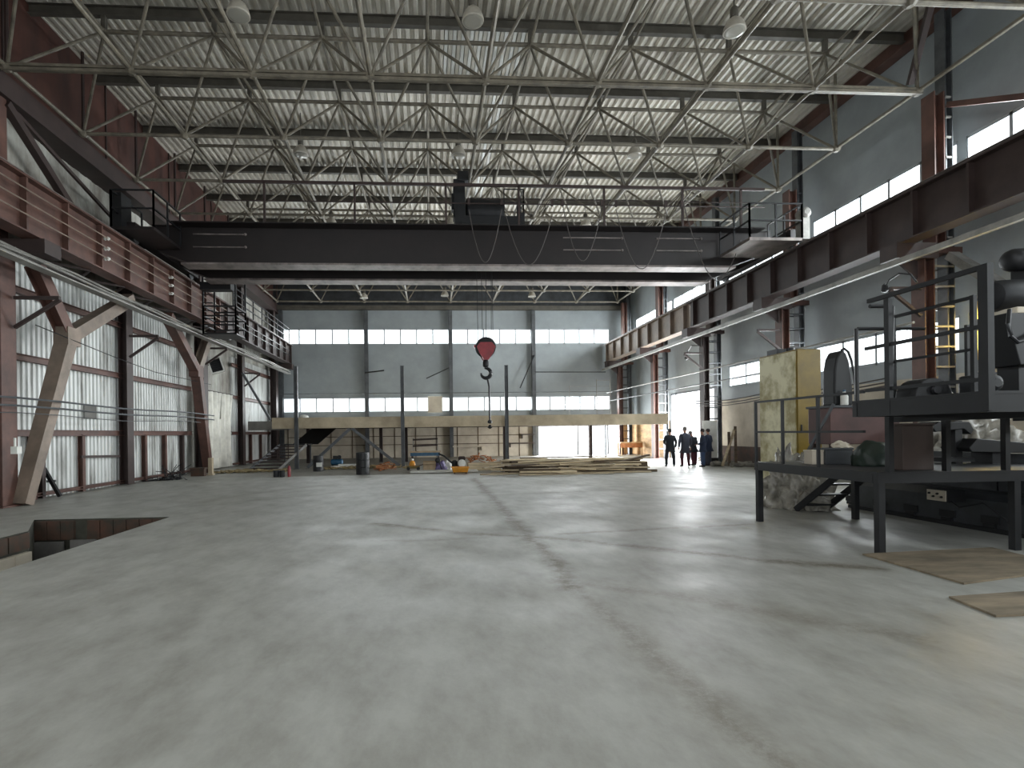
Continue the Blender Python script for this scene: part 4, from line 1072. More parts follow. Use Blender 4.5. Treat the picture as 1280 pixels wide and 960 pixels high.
# warm back-lit sheet over one lower window
def trans(name, rgb):
    m = bpy.data.materials.new(name); m.use_nodes = True; n, l = m.node_tree.nodes, m.node_tree.links
    pb = n['Principled BSDF']; pb.inputs['Base Color'].default_value = (*lin(rgb), 1); pb.inputs['Roughness'].default_value = .5
    t_ = n.new('ShaderNodeBsdfTranslucent'); t_.inputs[0].default_value = (*lin(rgb), 1)
    x_ = n.new('ShaderNodeMixShader'); x_.inputs[0].default_value = .65; l.new(pb.outputs[0], x_.inputs[1]); l.new(t_.outputs[0], x_.inputs[2]); l.new(x_.outputs[0], n['Material Output'].inputs[0]); return m
M['amber'] = trans('amber_plastic_sheet', (255, 206, 90))
b = MB(); y0, y1 = PX(1213, 420, XR-.12).y, PX(1300, 420, XR-.12).y
for k in range(12):
    a_, c_ = y0+(y1-y0)*k/12, y0+(y1-y0)*(k+1)/12; b.add([(XR-.12-.02*(k % 2), a_, 3.5), (XR-.12-.02*((k+1) % 2), c_, 3.5), (XR-.12-.02*((k+1) % 2), c_, 5.1), (XR-.12-.02*(k % 2), a_, 5.1)], [(0, 1, 2, 3)])
tag(b.build('amber_sheet', M['amber']), 'glowing amber plastic sheet hung over window behind the hopper', 'sheet')

# ================================================================== BLACK STEEL PLATFORMS
pf = thing('low_platform', 'black steel platform on square legs at the right', 'platform', (7, 8.7, 0))
PX0, PX1, PY0, PY1, PZ = 5.02, 8.3, 7.2, 10.0, 1.1
MB().box((PX0, PY0, PZ-.03), (PX1, PY1, PZ)).build('deck_plate', M['black'], pf)
b = MB()
for y_ in (PY0+.05, PY1-.05): b.beam((PX0, y_, PZ-.09), (PX1, y_, PZ-.09), .08, .12)
for x_ in (PX0+.04, 6.4, PX1-.04): b.beam((x_, PY0+.1, PZ-.09), (x_, PY1-.1, PZ-.09), .08, .12)
b.build('deck_frame', M['black'], pf)
for x_, y_ in ((PX0+.06, PY0+.06), (7.03, PY0+.06), (PX0+.06, PY1-.06), (6.93, PY1-.06)):
    MB().box((x_-.045, y_-.045, 0), (x_+.045, y_+.045, PZ-.15)).build('leg', M['black'], pf)
for y_ in (PY1-.04, 9.2, 8.35): MB().box((PX0, y_-.02, PZ), (PX0+.04, y_+.02, PZ+1.1)).build('railing_post', M['black'], pf)
b = MB()
for z_ in (PZ+1.1, PZ+.55): b.beam((PX0+.02, 7.45, z_), (PX0+.02, PY1-.02, z_), .035, .035)
b.build('railing_bar', M['black'], pf)
# steps down behind
t = thing('platform_steps', 'small black steel steps leaning against the low platform', 'steps', (6.3, 10.4, 0))
for dx in (0, .62):
    MB().beam((6.55+dx, 11.05, .03), (6.95+dx, 10.1, .98), .05, .12).build('stringer', M['blackmet'], t)
for k in range(4):
    f_ = (k+.6)/4.2; MB().box((6.57+.4*f_, 11.05-.93*f_-.1, .95*f_), (7.17+.4*f_, 11.05-.93*f_+.1, .95*f_+.03)).build('step', M['blackmet'], t)
uf = thing('high_platform', 'higher black steel platform with tall railings at the right edge', 'platform', (7, 6.5, 1.1))
UX0, UX1, UY0, UY1, UZ = 4.62, 7.6, 5.4, 7.15, 2.06
MB().box((UX0, UY0, UZ-.03), (UX1, UY1, UZ)).build('deck_plate', M['black'], uf)
b = MB()
for y_ in (UY0+.04, UY1-.04): b.beam((UX0, y_, UZ-.12), (UX1, y_, UZ-.12), .07, .19)
b.beam((UX0+.04, UY0+.05, UZ-.12), (UX0+.04, UY1-.05, UZ-.12), .07, .19); b.beam((UX1-.04, UY0+.05, UZ-.12), (UX1-.04, UY1-.05, UZ-.12), .07, .19)
b.build('deck_frame', M['black'], uf)
b = MB()
for px in (1112, 1183, 1257):
    x_ = PY(px, 540, 7.25).x; b2 = MB(); b2.box((x_-.035, 7.22, 1.1), (x_+.035, 7.29, UZ)); b2.build('support_post', M['black'], uf)
b = MB()
for x_ in (5.35, 7.1): b.beam((x_, 7.3, UZ-.25), (x_, UY0, UZ-.23), .07, .08)
b.build('cantilever_bearer', M['black'], uf)
RX = UX0+.03
for y_, h_, w_ in ((UY0+.03, 1.28, .05), (6.6, 1.22, .035)):
    b = MB(); b.box((RX-w_/2-.01, y_-w_, UZ-.2), (RX+w_/2+.01, y_+w_, UZ+h_)); b.build('railing_post', M['black'], uf)
b = MB(); b.beam((RX, UY0+.03, UZ+1.26), (RX, 6.9, UZ+1.26), .04, .05); b.beam((RX, UY0+.03, UZ+.66), (RX, 6.95, UZ+.66), .035, .04); b.beam((RX, UY0+.03, UZ+.12), (RX, 6.95, UZ+.12), .03, .04); b.build('railing_bar', M['black'], uf)
b = MB(); x2 = RX+.42                                   # inner railing loop and post
b.beam((x2, 5.95, UZ), (x2, 5.95, UZ+1.1), .045, .045, (1, 0, 0)); b.beam((x2, 5.95, UZ+1.08), (x2, 7.0, UZ+1.08), .035, .035); b.beam((x2, 5.95, UZ+.5), (x2, 7.0, UZ+.5), .03, .03)
b.beam((x2, 7.0, UZ), (x2, 7.0, UZ+1.08), .045, .045, (1, 0, 0)); b.build('inner_railing', M['black'], uf)
b = MB(); b.tube((RX+.02, 6.9, UZ+1.2), (RX+.32, 6.9, UZ+1.2), .025, 8); b.tube((RX+.32, 6.9, UZ+1.2), (RX+.28, 6.9, UZ), .03, 8); b.tube((RX+.02, 7.1, UZ+.95), (RX+.95, 7.1, UZ+.95), .022, 8); b.tube((RX-.0, 7.1, UZ+.95), (RX+.0, 7.1, UZ), .025, 8)
b.build('handrail_loop', M['black'], uf)
b = MB(); b.beam((6.2, 7.1, UZ), (6.2, 7.1, UZ+1.0), .04, .04, (1, 0, 0)); b.beam((7.2, 7.1, UZ), (7.2, 7.1, UZ+1.0), .04, .04, (1, 0, 0)); b.beam((6.2, 7.1, UZ+.35), (7.55, 7.1, UZ+.35), .03, .03); b.build('rear_railing', M['black'], uf)

# boxes and machines on the low platform
def pbox(name, x0, x1, y0, y1, z0, z1, m, lab, cat, extra=None):
    t = thing(name, lab, cat, ((x0+x1)/2, (y0+y1)/2, z0))
    MB().box((x0, y0, z0), (x1, y1, z1-.03)).build('body', M[m], t, bevel=.008)
    MB().box((x0-.01, y0-.01, z1-.03), (x1+.01, y1+.01, z1)).build('lid', M[m], t, bevel=.005)
    return t
x0 = PY(1128, 540, 7.5).x; x1 = PY(1167, 540, 7.5).x
t = pbox('brown_cabinet', x0, x1, 7.5, 7.75, PZ, 1.76, 'brown', 'dark brown square cabinet at the platform corner under the high deck', 'cabinet')
x0, x1 = PY(1038, 540, 9.3).x, PY(1125, 540, 9.3).x
t = thing('maroon_tank', 'long maroon box tank raised on short legs on the low platform', 'tank', ((x0+x1)/2, 9.5, PZ))
MB().box((x0, 9.3, 1.42), (x1, 9.85, 2.06)).build('tank_body', M['maroon'], t, bevel=.01)
MB().box((x0-.02, 9.27, 2.06), (x1+.02, 9.88, 2.10)).build('tank_top', M['machine'], t)
b2 = [(x0+.06, 9.35), (x1-.06, 9.35), (x0+.06, 9.8), (x1-.06, 9.8)]
for x_, y_ in b2: MB().box((x_-.03, y_-.03, PZ), (x_+.03, y_+.03, 1.42)).build('leg', M['brown'], t)
xa, xb = PY(1015, 560, 9.0).x, PY(1031, 560, 9.0).x
pbox('white_box', xa, xb, 9.0, 9.2, PZ, 1.34, 'cream', 'small cream box left under the maroon tank', 'box')
xa, xb = PY(1032, 560, 8.95).x, PY(1066, 560, 8.95).x
pbox('grey_crate', xa, xb, 8.95, 9.22, PZ, 1.37, 'machine', 'dull grey crate right of the small cream box', 'crate')
p = PY(1091, 560, 8.5); o = heap('green_casing', (p.x, 8.5, PZ), .30, .26, .34, M['green'], 'rounded dark green casing beside the brown cabinet', 'machine', 2, .12)
p = PY(1052, 560, 9.1); heap('rag_pile', (p.x, 9.1, 1.37), .16, .1, .09, M['cream'], 'crumpled pale rag on top of the grey crate', 'rag', 12, .5, 3)
tag(MB().beam(PY(1006, 571, 9.6), PY(1042, 505, 9.2), .04, .04).build('slanted_bar', M['greypost']), 'thin slanted bar in front of the maroon tank', 'bar')
# black hood standing on the tank: arched leaf profile with real thickness
cx = PY(1051, 460, 9.45).x
t = thing('black_hood', 'tall black arched hood standing on the maroon tank', 'hood', (cx, 9.5, 2.10))
prof = [(-.16, 0), (-.16, .35), (-.15, .62), (-.11, .84), (-.05, .95), (.0, .98), (.07, .92), (.12, .78), (.16, .55), (.18, .3), (.18, 0)]
MB().prism([(cx+a_, 9.4, 2.10+z_) for a_, z_ in prof], (0, .3, 0)).build('shell', M['black'], t, bevel=.03)
MB().path([(cx+a_*1.08+.01, 9.38, 2.10+z_*1.02) for a_, z_ in prof[4:]], .02, 6).build('rim', M['blackmet'], t)
cx = PY(1054, 490, 9.3).x
t = thing('plastic_jug', 'small pale plastic jug at the foot of the black hood', 'jug', (cx+.05, 9.33, 2.10))
MB().lathe((cx+.05, 9.34, 2.10), [(.05, 0), (.06, .01), (.06, .16), (.03, .21), (.02, .24)], 14).build('body', M['white'], t, smooth=True); MB().lathe((cx+.05, 9.34, 2.34), [(.024, 0), (.024, .03)], 10).build('cap', M['blue'], t)
# yellow cabinet
CX0, CYN, CYF, CH = 7.84, 12.8, 14.3, 3.62
t = thing('yellow_cabinet', 'tall yellow machine cabinet with dirty pale side panel', 'cabinet', (CX0+.3, 13.5, 0))
MB().box((CX0+.02, CYN+.02, .1), (CX0+.60, CYF, CH)).build('cabinet_body', M['yellow'], t, bevel=.015)
MB().box((CX0-.01, CYN+.06, .12), (CX0+.02, CYF-.04, CH-.04)).build('side_panel', M['yellow_dirty'], t)
fd = MB().box((CX0+.02, CYN+.0, .12), (CX0+.60, CYN+.02, CH-.02)).build('front_door', M['yellow'], t)
MB().box((CX0+.08, CYN-.02, 1.6), (CX0+.11, CYN+.0, 1.8)).build('door_handle', M['blackmet'], fd)
b = MB(); b.box((CX0+.05, CYN+.1, 0), (CX0+.55, CYF-.1, .1)); b.build('plinth', M['black'], t)
b = MB(); b.box((CX0+.1, CYF-.6, CH), (CX0+.4, CYF-.2, CH+.14)); b.lathe((CX0+.25, CYF-.9, CH), [(.08, 0), (.1, .02), (.1, .1), (.05, .12)], 12); b.build('top_fitting', M['blackmet'], t)
# plastic film heaps
for i, (px, py, sx, sy, sz, lab) in enumerate(((990, 634, .45, .4, .95, 'tall crumpled plastic film heap behind the left platform leg'), (1014, 637, .42, .35, .8, 'crumpled plastic film bundle beside the platform steps'))):
    p = PF(px, py); heap('film_heap', (p.x, p.y+.1, 0), sx, sy, sz, M['film'], lab, 'heap', 4+i*7, .55, 5, freq=2.6)
# long grey machine bed
BX, BY0, BY1 = 8.0, 6.4, 11.4
t = thing('machine_bed', 'long low grey machine bed behind the black platforms', 'machine', (9.5, 9.2, 0))
b = MB(); b.prism([(BX, BY0, .06), (BX, BY0, .5), (BX+.12, BY0, .62), (BX+2.3, BY0, .62), (BX+2.3, BY0, .06)], (0, BY1-BY0, 0)); b.build('bed_body', M['machine'], t)
MB().box((BX-.04, BY0, 0), (BX+2.3, BY1, .07)).build('bed_foot', M['black'], t)
for k in range(4):
    y_ = BY0+.02+k*1.2; MB().box((BX+.5, y_, .62), (BX+.55, y_+1.17, 1.25)).build('guard_panel', M['machine'], t)
for k in range(6):
    y_ = 7.6+k*.72; b = MB(); b.box((BX-.03, y_, .14), (BX, y_+.28, .26)); b.box((BX-.05, y_+.05, .08), (BX, y_+.23, .14)); b.build('levelling_pocket', M['black'], t)
b = MB(); b.box((BX+.55, BY0, .62), (BX+2.2, BY1-.3, .9)); b.build('upper_body', M['blackmet'], t)
p = PX(1204, 620, BX-.02)
t = thing('control_box', 'small pale control box on the front of machine bed', 'control box', (BX-.25, p.y, p.z))
MB().box((BX-.32, p.y-.02, p.z-.1), (BX-.0, p.y+.36, p.z+.1)).build('case', M['blackmet'], t); fp = MB().box((BX-.34, p.y+.0, p.z-.09), (BX-.32, p.y+.34, p.z+.09)).build('face_plate', M['cream'], t)
for k in range(4): MB().lathe((BX-.37, p.y+.06+k*.075, p.z+(.03 if k % 2 else -.02)), [(.014, 0), (.018, .01), (.018, .03)], 8, (1, 0, 0)).build('button', M['black'], fp)
MB().path([(BX-.25, p.y, p.z-.08), (BX-.3, p.y-.2, p.z-.16), (BX-.2, p.y-.5, p.z-.05), (BX-.1, p.y-.75, .25), (BX-.1, p.y-.9, .03)], .012, 6).build('cable', M['black'], t)
# dark machine with arm, right part behind the deck, standing on the bed
t = thing('dark_drill_head', 'black machine head with stand seen between the two decks', 'machine', (9.3, 9.4, .9))
def q(px, py, y): return PY(px, py, y)
b = MB(); b.prism([q(1165, 533, 8.6), q(1175, 527, 8.6), q(1212, 527, 8.6), q(1218, 537, 8.6), q(1214, 543, 8.6), q(1205, 536, 8.6), q(1170, 540, 8.6)], (0, .35, 0)); b.build('arm', M['black'], t, bevel=.01)
a_ = q(1193, 573, 8.7); b = MB(); b.box((a_.x-.06, 8.62, 1.1), (a_.x+.06, 8.85, 1.8)); b.box((a_.x-.25, 8.6, 1.13), (a_.x+.25, 8.9, 1.2)); b.build('stand', M['black'], t)
b = MB(); b.prism([q(1212, 560, 8.4), q(1222, 548, 8.4), q(1290, 554, 8.4), q(1330, 560, 8.4), q(1330, 567, 8.4), q(1215, 565, 8.4)], (0, .5, 0)); b.build('table_casting', M['black'], t, bevel=.01)
b = MB(); a_ = q(1244, 570, 8.5); b.box((a_.x-.1, 8.45, 1.1), (a_.x+.1, 8.8, 1.4)); b.build('pedestal', M['blackmet'], t)
p = q(1215, 560, 10.2); heap('film_heap', (p.x, 10.3, .9), .85, .5, .95, M['film'], 'pale plastic film draped over the machine bed between decks', 'heap', 21, .55, 5, freq=2.6)
# hopper and motors above the high platform
HY = 6.25
t = thing('hopper_machine', 'dark hopper machine with two motors on the high platform', 'machine', (7.0, HY, UZ))
def fr(px0, px1, pyt, px2, px3, pyb, y, d, nm, m):
    b = MB(); b.add([q(px0, pyt, y), q(px1, pyt, y), q(px3, pyb, y), q(px2, pyb, y)]+[v+Vector((0, d, 0)) for v in (q(px0, pyt, y), q(px1, pyt, y), q(px3, pyb, y), q(px2, pyb, y))], [(0, 1, 2, 3), (7, 6, 5, 4), (0, 4, 5, 1), (1, 5, 6, 2), (2, 6, 7, 3), (3, 7, 4, 0)]); return b.build(nm, M[m], t, bevel=.01)
fr(1258, 1325, 391, 1276, 1300, 456, HY, .38, 'hopper', 'black')
fr(1272, 1322, 383, 1272, 1322, 391, HY+.02, .34, 'hopper_rim', 'cream')
a_, c_ = q(1236, 371, HY+.25), q(1330, 360, HY+.25)
MB().lathe(a_, [(.1, 0), (.17, .03), (.19, .1), (.19, .45), (.17, .55), (.1, .6)], 20, (1, 0, .06)).build('lower_motor', M['blackmet'], t, smooth=True)
a_ = q(1258, 326, HY+.35); MB().lathe(a_, [(.07, 0), (.12, .03), (.14, .08), (.14, .4), (.1, .5)], 20, (1, 0, .06)).build('upper_motor', M['blackmet'], t, smooth=True)
b = MB(); a_ = q(1285, 350, HY+.3); b.box((a_.x, HY+.2, a_.z-.35), (a_.x+.2, HY+.5, a_.z+.4)); b.build('motor_mount', M['black'], t)
b = MB(); a_ = q(1270, 456, HY+.2); b.box((a_.x-.08, HY+.1, UZ), (a_.x+.08, HY+.35, a_.z+.02)); b.box((a_.x-.3, HY+.05, UZ), (a_.x+.3, HY+.45, UZ+.06)); b.box((a_.x+.3, HY+.1, UZ), (a_.x+.4, HY+.3, a_.z+.9)); b.build('support_column', M['black'], t)
MB().path([q(1262, 387, HY-.05), q(1260, 405, HY-.08), q(1263, 420, HY-.1), q(1272, 428, HY-.1), q(1285, 424, HY-.08), q(1290, 415, HY)], .022, 8).build('hose', M['blackmet'], t, smooth=True)
a_ = q(1168, 497, 6.6)
t = thing('round_guard', 'black half round guard on the high platform floor', 'machine', (a_.x, 6.6, UZ))
MB().prism([(a_.x-.24+.0, 6.6, UZ)]+[(a_.x+.24*math.cos(R(180-k*18)), 6.6, UZ+.03+.22*math.sin(R(k*18))) for k in range(11)]+[(a_.x+.24, 6.6, UZ)], (0, .3, 0)).build('shell', M['black'], t, bevel=.01)
MB().lathe((a_.x, 6.55, UZ+.1), [(.05, 0), (.06, .02), (.06, .05)], 12, (0, 1, 0)).build('hub', M['blackmet'], t)
a_ = q(1218, 490, 6.5)
t = thing('gearbox', 'dark gearbox below the hopper on the high platform', 'machine', (a_.x, 6.3, UZ))
MB().box((a_.x-.12, 6.3, UZ), (a_.x+.1, 6.6, UZ+.26)).build('case', M['blackmet'], t, bevel=.03); MB().lathe((a_.x, 6.22, UZ+.15), [(.05, 0), (.09, .02), (.09, .08)], 14, (0, 1, 0)).build('cover', M['black'], t)
# plywood sheets on the floor at right
for pts, lab, z_ in (([(1078, 694), (1240, 686), (1345, 712), (1205, 731)], 'worn plywood sheet on the floor below the low platform', .02), ([(1186, 748), (1330, 738), (1400, 765), (1245, 772)], 'worn plywood sheet nearest at the right frame edge', .02)):
    P_ = [PF(*p_) for p_ in pts]; b = MB(); b.prism([(v.x, v.y, .002) for v in P_], (0, 0, z_)); tag(b.build('plywood_sheet', M['floorply']), lab, 'plywood sheet')

# ================================================================== LEFT WALL DETAILS
b = MB(); y0, y1 = 26.95, 31.1; N = 36
v = []
for j, z_ in enumerate((.06, 1.2, 2.6, 3.95)):
    for i in range(N+1):
        y_ = y0+(y1-y0)*i/N; bow = (.25*(1-(z_/4)))*math.sin(i*.5)
        v.append((-11.92+.09*math.sin(i*1.25)+bow*.3, y_-(.35*math.sin(math.pi*(1-z_/4))*(i/N) if i/N > .6 else 0), z_))
f = [(j*(N+1)+i, j*(N+1)+i+1, (j+1)*(N+1)+i+1, (j+1)*(N+1)+i) for j in range(3) for i in range(N)]
b.add(v, f); o = b.build('wall_curtain', M['curtain'], smooth=True); s_ = o.modifiers.new('th', 'SOLIDIFY'); s_.thickness = .02; tag(o, 'pale cream curtain sheet hanging over the left wall doorway', 'curtain')
MB_ = MB(); MB_.tube((-11.92, 26.85, 3.98), (-11.92, 31.3, 3.98), .03, 6); tag(MB_.build('curtain_rail', M['rust_dark']), 'dark rail carrying the pale curtain on left wall', 'rail')
# heater
p = PY(270, 457, 27.6); t = thing('wall_heater', 'tilted white grille heater on the left wall above curtain', 'heater', p)
rot = Matrix.Rotation(R(-18), 3, 'Y') @ Matrix.Rotation(R(20), 3, 'Z')
b = MB(); 
for c_, s__ in (((0, 0, .36), (.6, .3, .06)), ((0, 0, -.36), (.6, .3, .06)), ((-.28, 0, 0), (.06, .3, .7)), ((.28, 0, 0), (.06, .3, .7))):
    b.cbox(Vector(p)+rot @ Vector(c_), s__, rot)
b.build('case', M['white'], t)
b = MB()
b.cbox(Vector(p)+rot @ Vector((0, .12, 0)), (.52, .03, .7), rot)
for k in range(6): b.cbox(Vector(p)+rot @ Vector((0, -.10, -.25+k*.1)), (.5, .02, .02), rot)
b.build('grille', M['blackmet'], t)
MB().beam(p+Vector((-.2, 0, 0)), (XL+.03, 27.6, p.z+.1), .05, .05).build('wall_arm', M['rust_dark'], t)
# cables on the left
b = MB()
for k, (x_, z_) in enumerate(((-10.5, 6.12), (-10.55, 6.05), (-10.42, 6.02), (-10.6, 5.95), (-10.47, 5.93))): b.path([(x_, 8+j*1.5, z_-.03*math.sin(j*2.1+k)) for j in range(21)], .028, 5)
b.box((-10.65, 8, 5.86), (-10.36, 38, 5.89))
tag(b.build('cable_tray', M['lightpipe']), 'pale bundle of long cables under the left crane girder', 'cable')
for z_, lab in ((2.66, 'upper long pipe across the left wall columns'), (2.47, 'middle long pipe across the left wall columns'), (2.28, 'lower long thin cable across the left wall columns')):
    b = MB(); b.path([(-10.9, 8+j*1.5, z_-(.03 if z_ > 2.3 else .05)*math.sin(j*1.1)) for j in range(13 if z_ > 2.3 else 12)], .028 if z_ > 2.3 else .012, 6); tag(b.build('wall_pipe', M['greypost']), lab, 'pipe')
b = MB(); b.path([(-11.0, 14.8, 4.6), (-10.9, 18, 4.25), (-11.1, 21, 4.1), (-11.1, 26.2, 4.1)], .014, 5); tag(b.build('slack_wire', M['black']), 'slack thin wire strung across the left wall sheets', 'cable')
p = PY(112.5, 514, 19.6); b = MB(); b.box((XL+.08, 18.2, 2.2), (XL+.12, 18.9, 2.9))
p0 = PX(105, 505, XL+.1); p1 = PX(120.5, 524, XL+.1)
b = MB(); b.box((XL+.08, p0.y, p1.z), (XL+.11, p1.y, p0.z)); b.box((XL+.08, p0.y-.05, (p0.z+p1.z)/2-.02), (XL+.13, p1.y+.05, (p0.z+p1.z)/2+.02)); tag(b.build('patch_plate', M['concrete_grey']), 'square grey patch plate on the corrugated left wall', 'plate')
p = PX(12, 563, -11.1); b = MB(); b.box((p.x-.05, 14.12, p.z-.09), (p.x+.1, 14.28, p.z+.09)); b.box((p.x-.0, 14.15, p.z+.09), (p.x+.03, 14.2, p.z+.3)); tag(b.build('junction_box', M['white']), 'small white junction box on the column at left edge', 'box')
q0 = PF(75, 622); tag(MB().beam((q0.x, q0.y, .04), (XL+.15, q0.y+.1, .85), .07, .1).build('leaning_bar', M['black']), 'short dark bar leaning against the left wall near the pit', 'bar')
tag(MB().beam(PX(101, 571, XL+.25), PX(150, 570, XL+.25), .06, .08).build('wall_bar', M['rust_dark']), 'dark horizontal bar fixed low on left wall', 'bar')
# tangle of wire and twigs
tr_ = random.Random(5); b = MB(); c = PF(214, 600)
for i in range(46):
    x_, y_ = c.x+tr_.uniform(-.35, .35), c.y+tr_.uniform(-.3, .5); pts = [Vector((x_, y_, .02))]
    d_ = Vector((tr_.uniform(-.6, .6), tr_.uniform(-.5, .5), tr_.uniform(.1, .9)))
    for k in range(4): d_ += Vector((tr_.uniform(-.4, .4), tr_.uniform(-.4, .4), tr_.uniform(-.45, .2))); n_ = pts[-1]+d_*.2; n_.z = max(.02, n_.z); pts.append(n_)
    b.path(pts, .014, 4)
tag(b.build('wire_tangle', M['blackmet']), 'dark tangle of wire and twigs at the foot of left wall', 'debris', None, 'stuff')
# pipe vice stand beside near column
c = PF(30, 622); t = thing('pipe_stand', 'low stand holding a horizontal pipe beside the left edge column', 'stand', (c.x, c.y, 0))
MB().tube((c.x-.6, c.y, .42), (c.x+.75, c.y+.2, .45), .035, 8).build('pipe', M['greypost'], t)
for s_ in (-1, 1):
    for s2 in (-1, 1): MB().beam((c.x-.25+s_*.22, c.y+s2*.2, .01), (c.x-.25+s_*.05, c.y+s2*.04, .38), .03, .03).build('leg', M['blackmet'], t)
MB().lathe((c.x-.25, c.y-.1, .42), [(.05, 0), (.09, .03), (.09, .2), (.05, .24)], 12, (0, 1, 0)).build('vice', M['black'], t)
p = PF(262, 594); b = MB(); b.box((p.x-.06, p.y, 0), (p.x+.1, p.y+.2, .75)); b.box((p.x-.1, p.y-.04, 0), (p.x+.14, p.y+.24, .06)); tag(b.build('pale_post', M['concrete']), 'short pale post at the foot of the curtain column', 'post')
c = PF(250, 595); b = MB(); b.box((c.x-.3, c.y-.2, 0), (c.x+.25, c.y+.05, .3)); b.box((c.x-.34, c.y-.24, .3), (c.x+.29, c.y+.09, .36)); tag(b.build('concrete_block', M['brick']), 'brown block at the foot of the column beside curtain', 'block')
# ================================================================== PEOPLE
def skinmesh(name, chains, m, parent, sub_=1, root=0):
    """chains: list of lists of (key, (x,y,z), r); shared keys join"""
    idx, vs, rs, es = {}, [], [], []
    for ch in chains:
        prev = None
        for key, co, r in ch:
            if key not in idx: idx[key] = len(vs); vs.append(co); rs.append(r)
            i = idx[key]
            if prev is not None and (prev, i) not in es: es.append((prev, i))
            prev = i
    me = bpy.data.meshes.new(name); me.from_pydata(vs, es, [])
    o = bpy.data.objects.new(name, me); COL.objects.link(o); o.parent = parent
    md = o.modifiers.new('skin', 'SKIN'); md.use_smooth_shade = True
    if not me.skin_vertices:
        bpy.context.view_layer.objects.active = o
    sv = me.skin_vertices[0].data if me.skin_vertices else None
    if sv:
        for i, r in enumerate(rs):
            sv[i].radius = (r, r*.86) if not isinstance(r, tuple) else r
        sv[idx['pel']].use_root = True
    s = o.modifiers.new('sub', 'SUBSURF'); s.levels = sub_; s.render_levels = sub_
    me.materials.append(m)
    return o

def ell(mb, c, r, n=12, k=8):
    prof = [(max(.002, math.sin(math.pi*i/k)), -math.cos(math.pi*i/k)) for i in range(k+1)]
    o = len(mb.v)
    for a, z in prof:
        for j in range(n):
            t = 2*math.pi*j/n; mb.v.append(Vector((c[0]+a*math.cos(t)*r[0], c[1]+a*math.sin(t)*r[1], c[2]+z*r[2])))
    for i in range(k):
        for j in range(n):
            p, q = o+i*n+j, o+i*n+(j+1) % n
            mb.f.append((p, q, q+n, p+n))

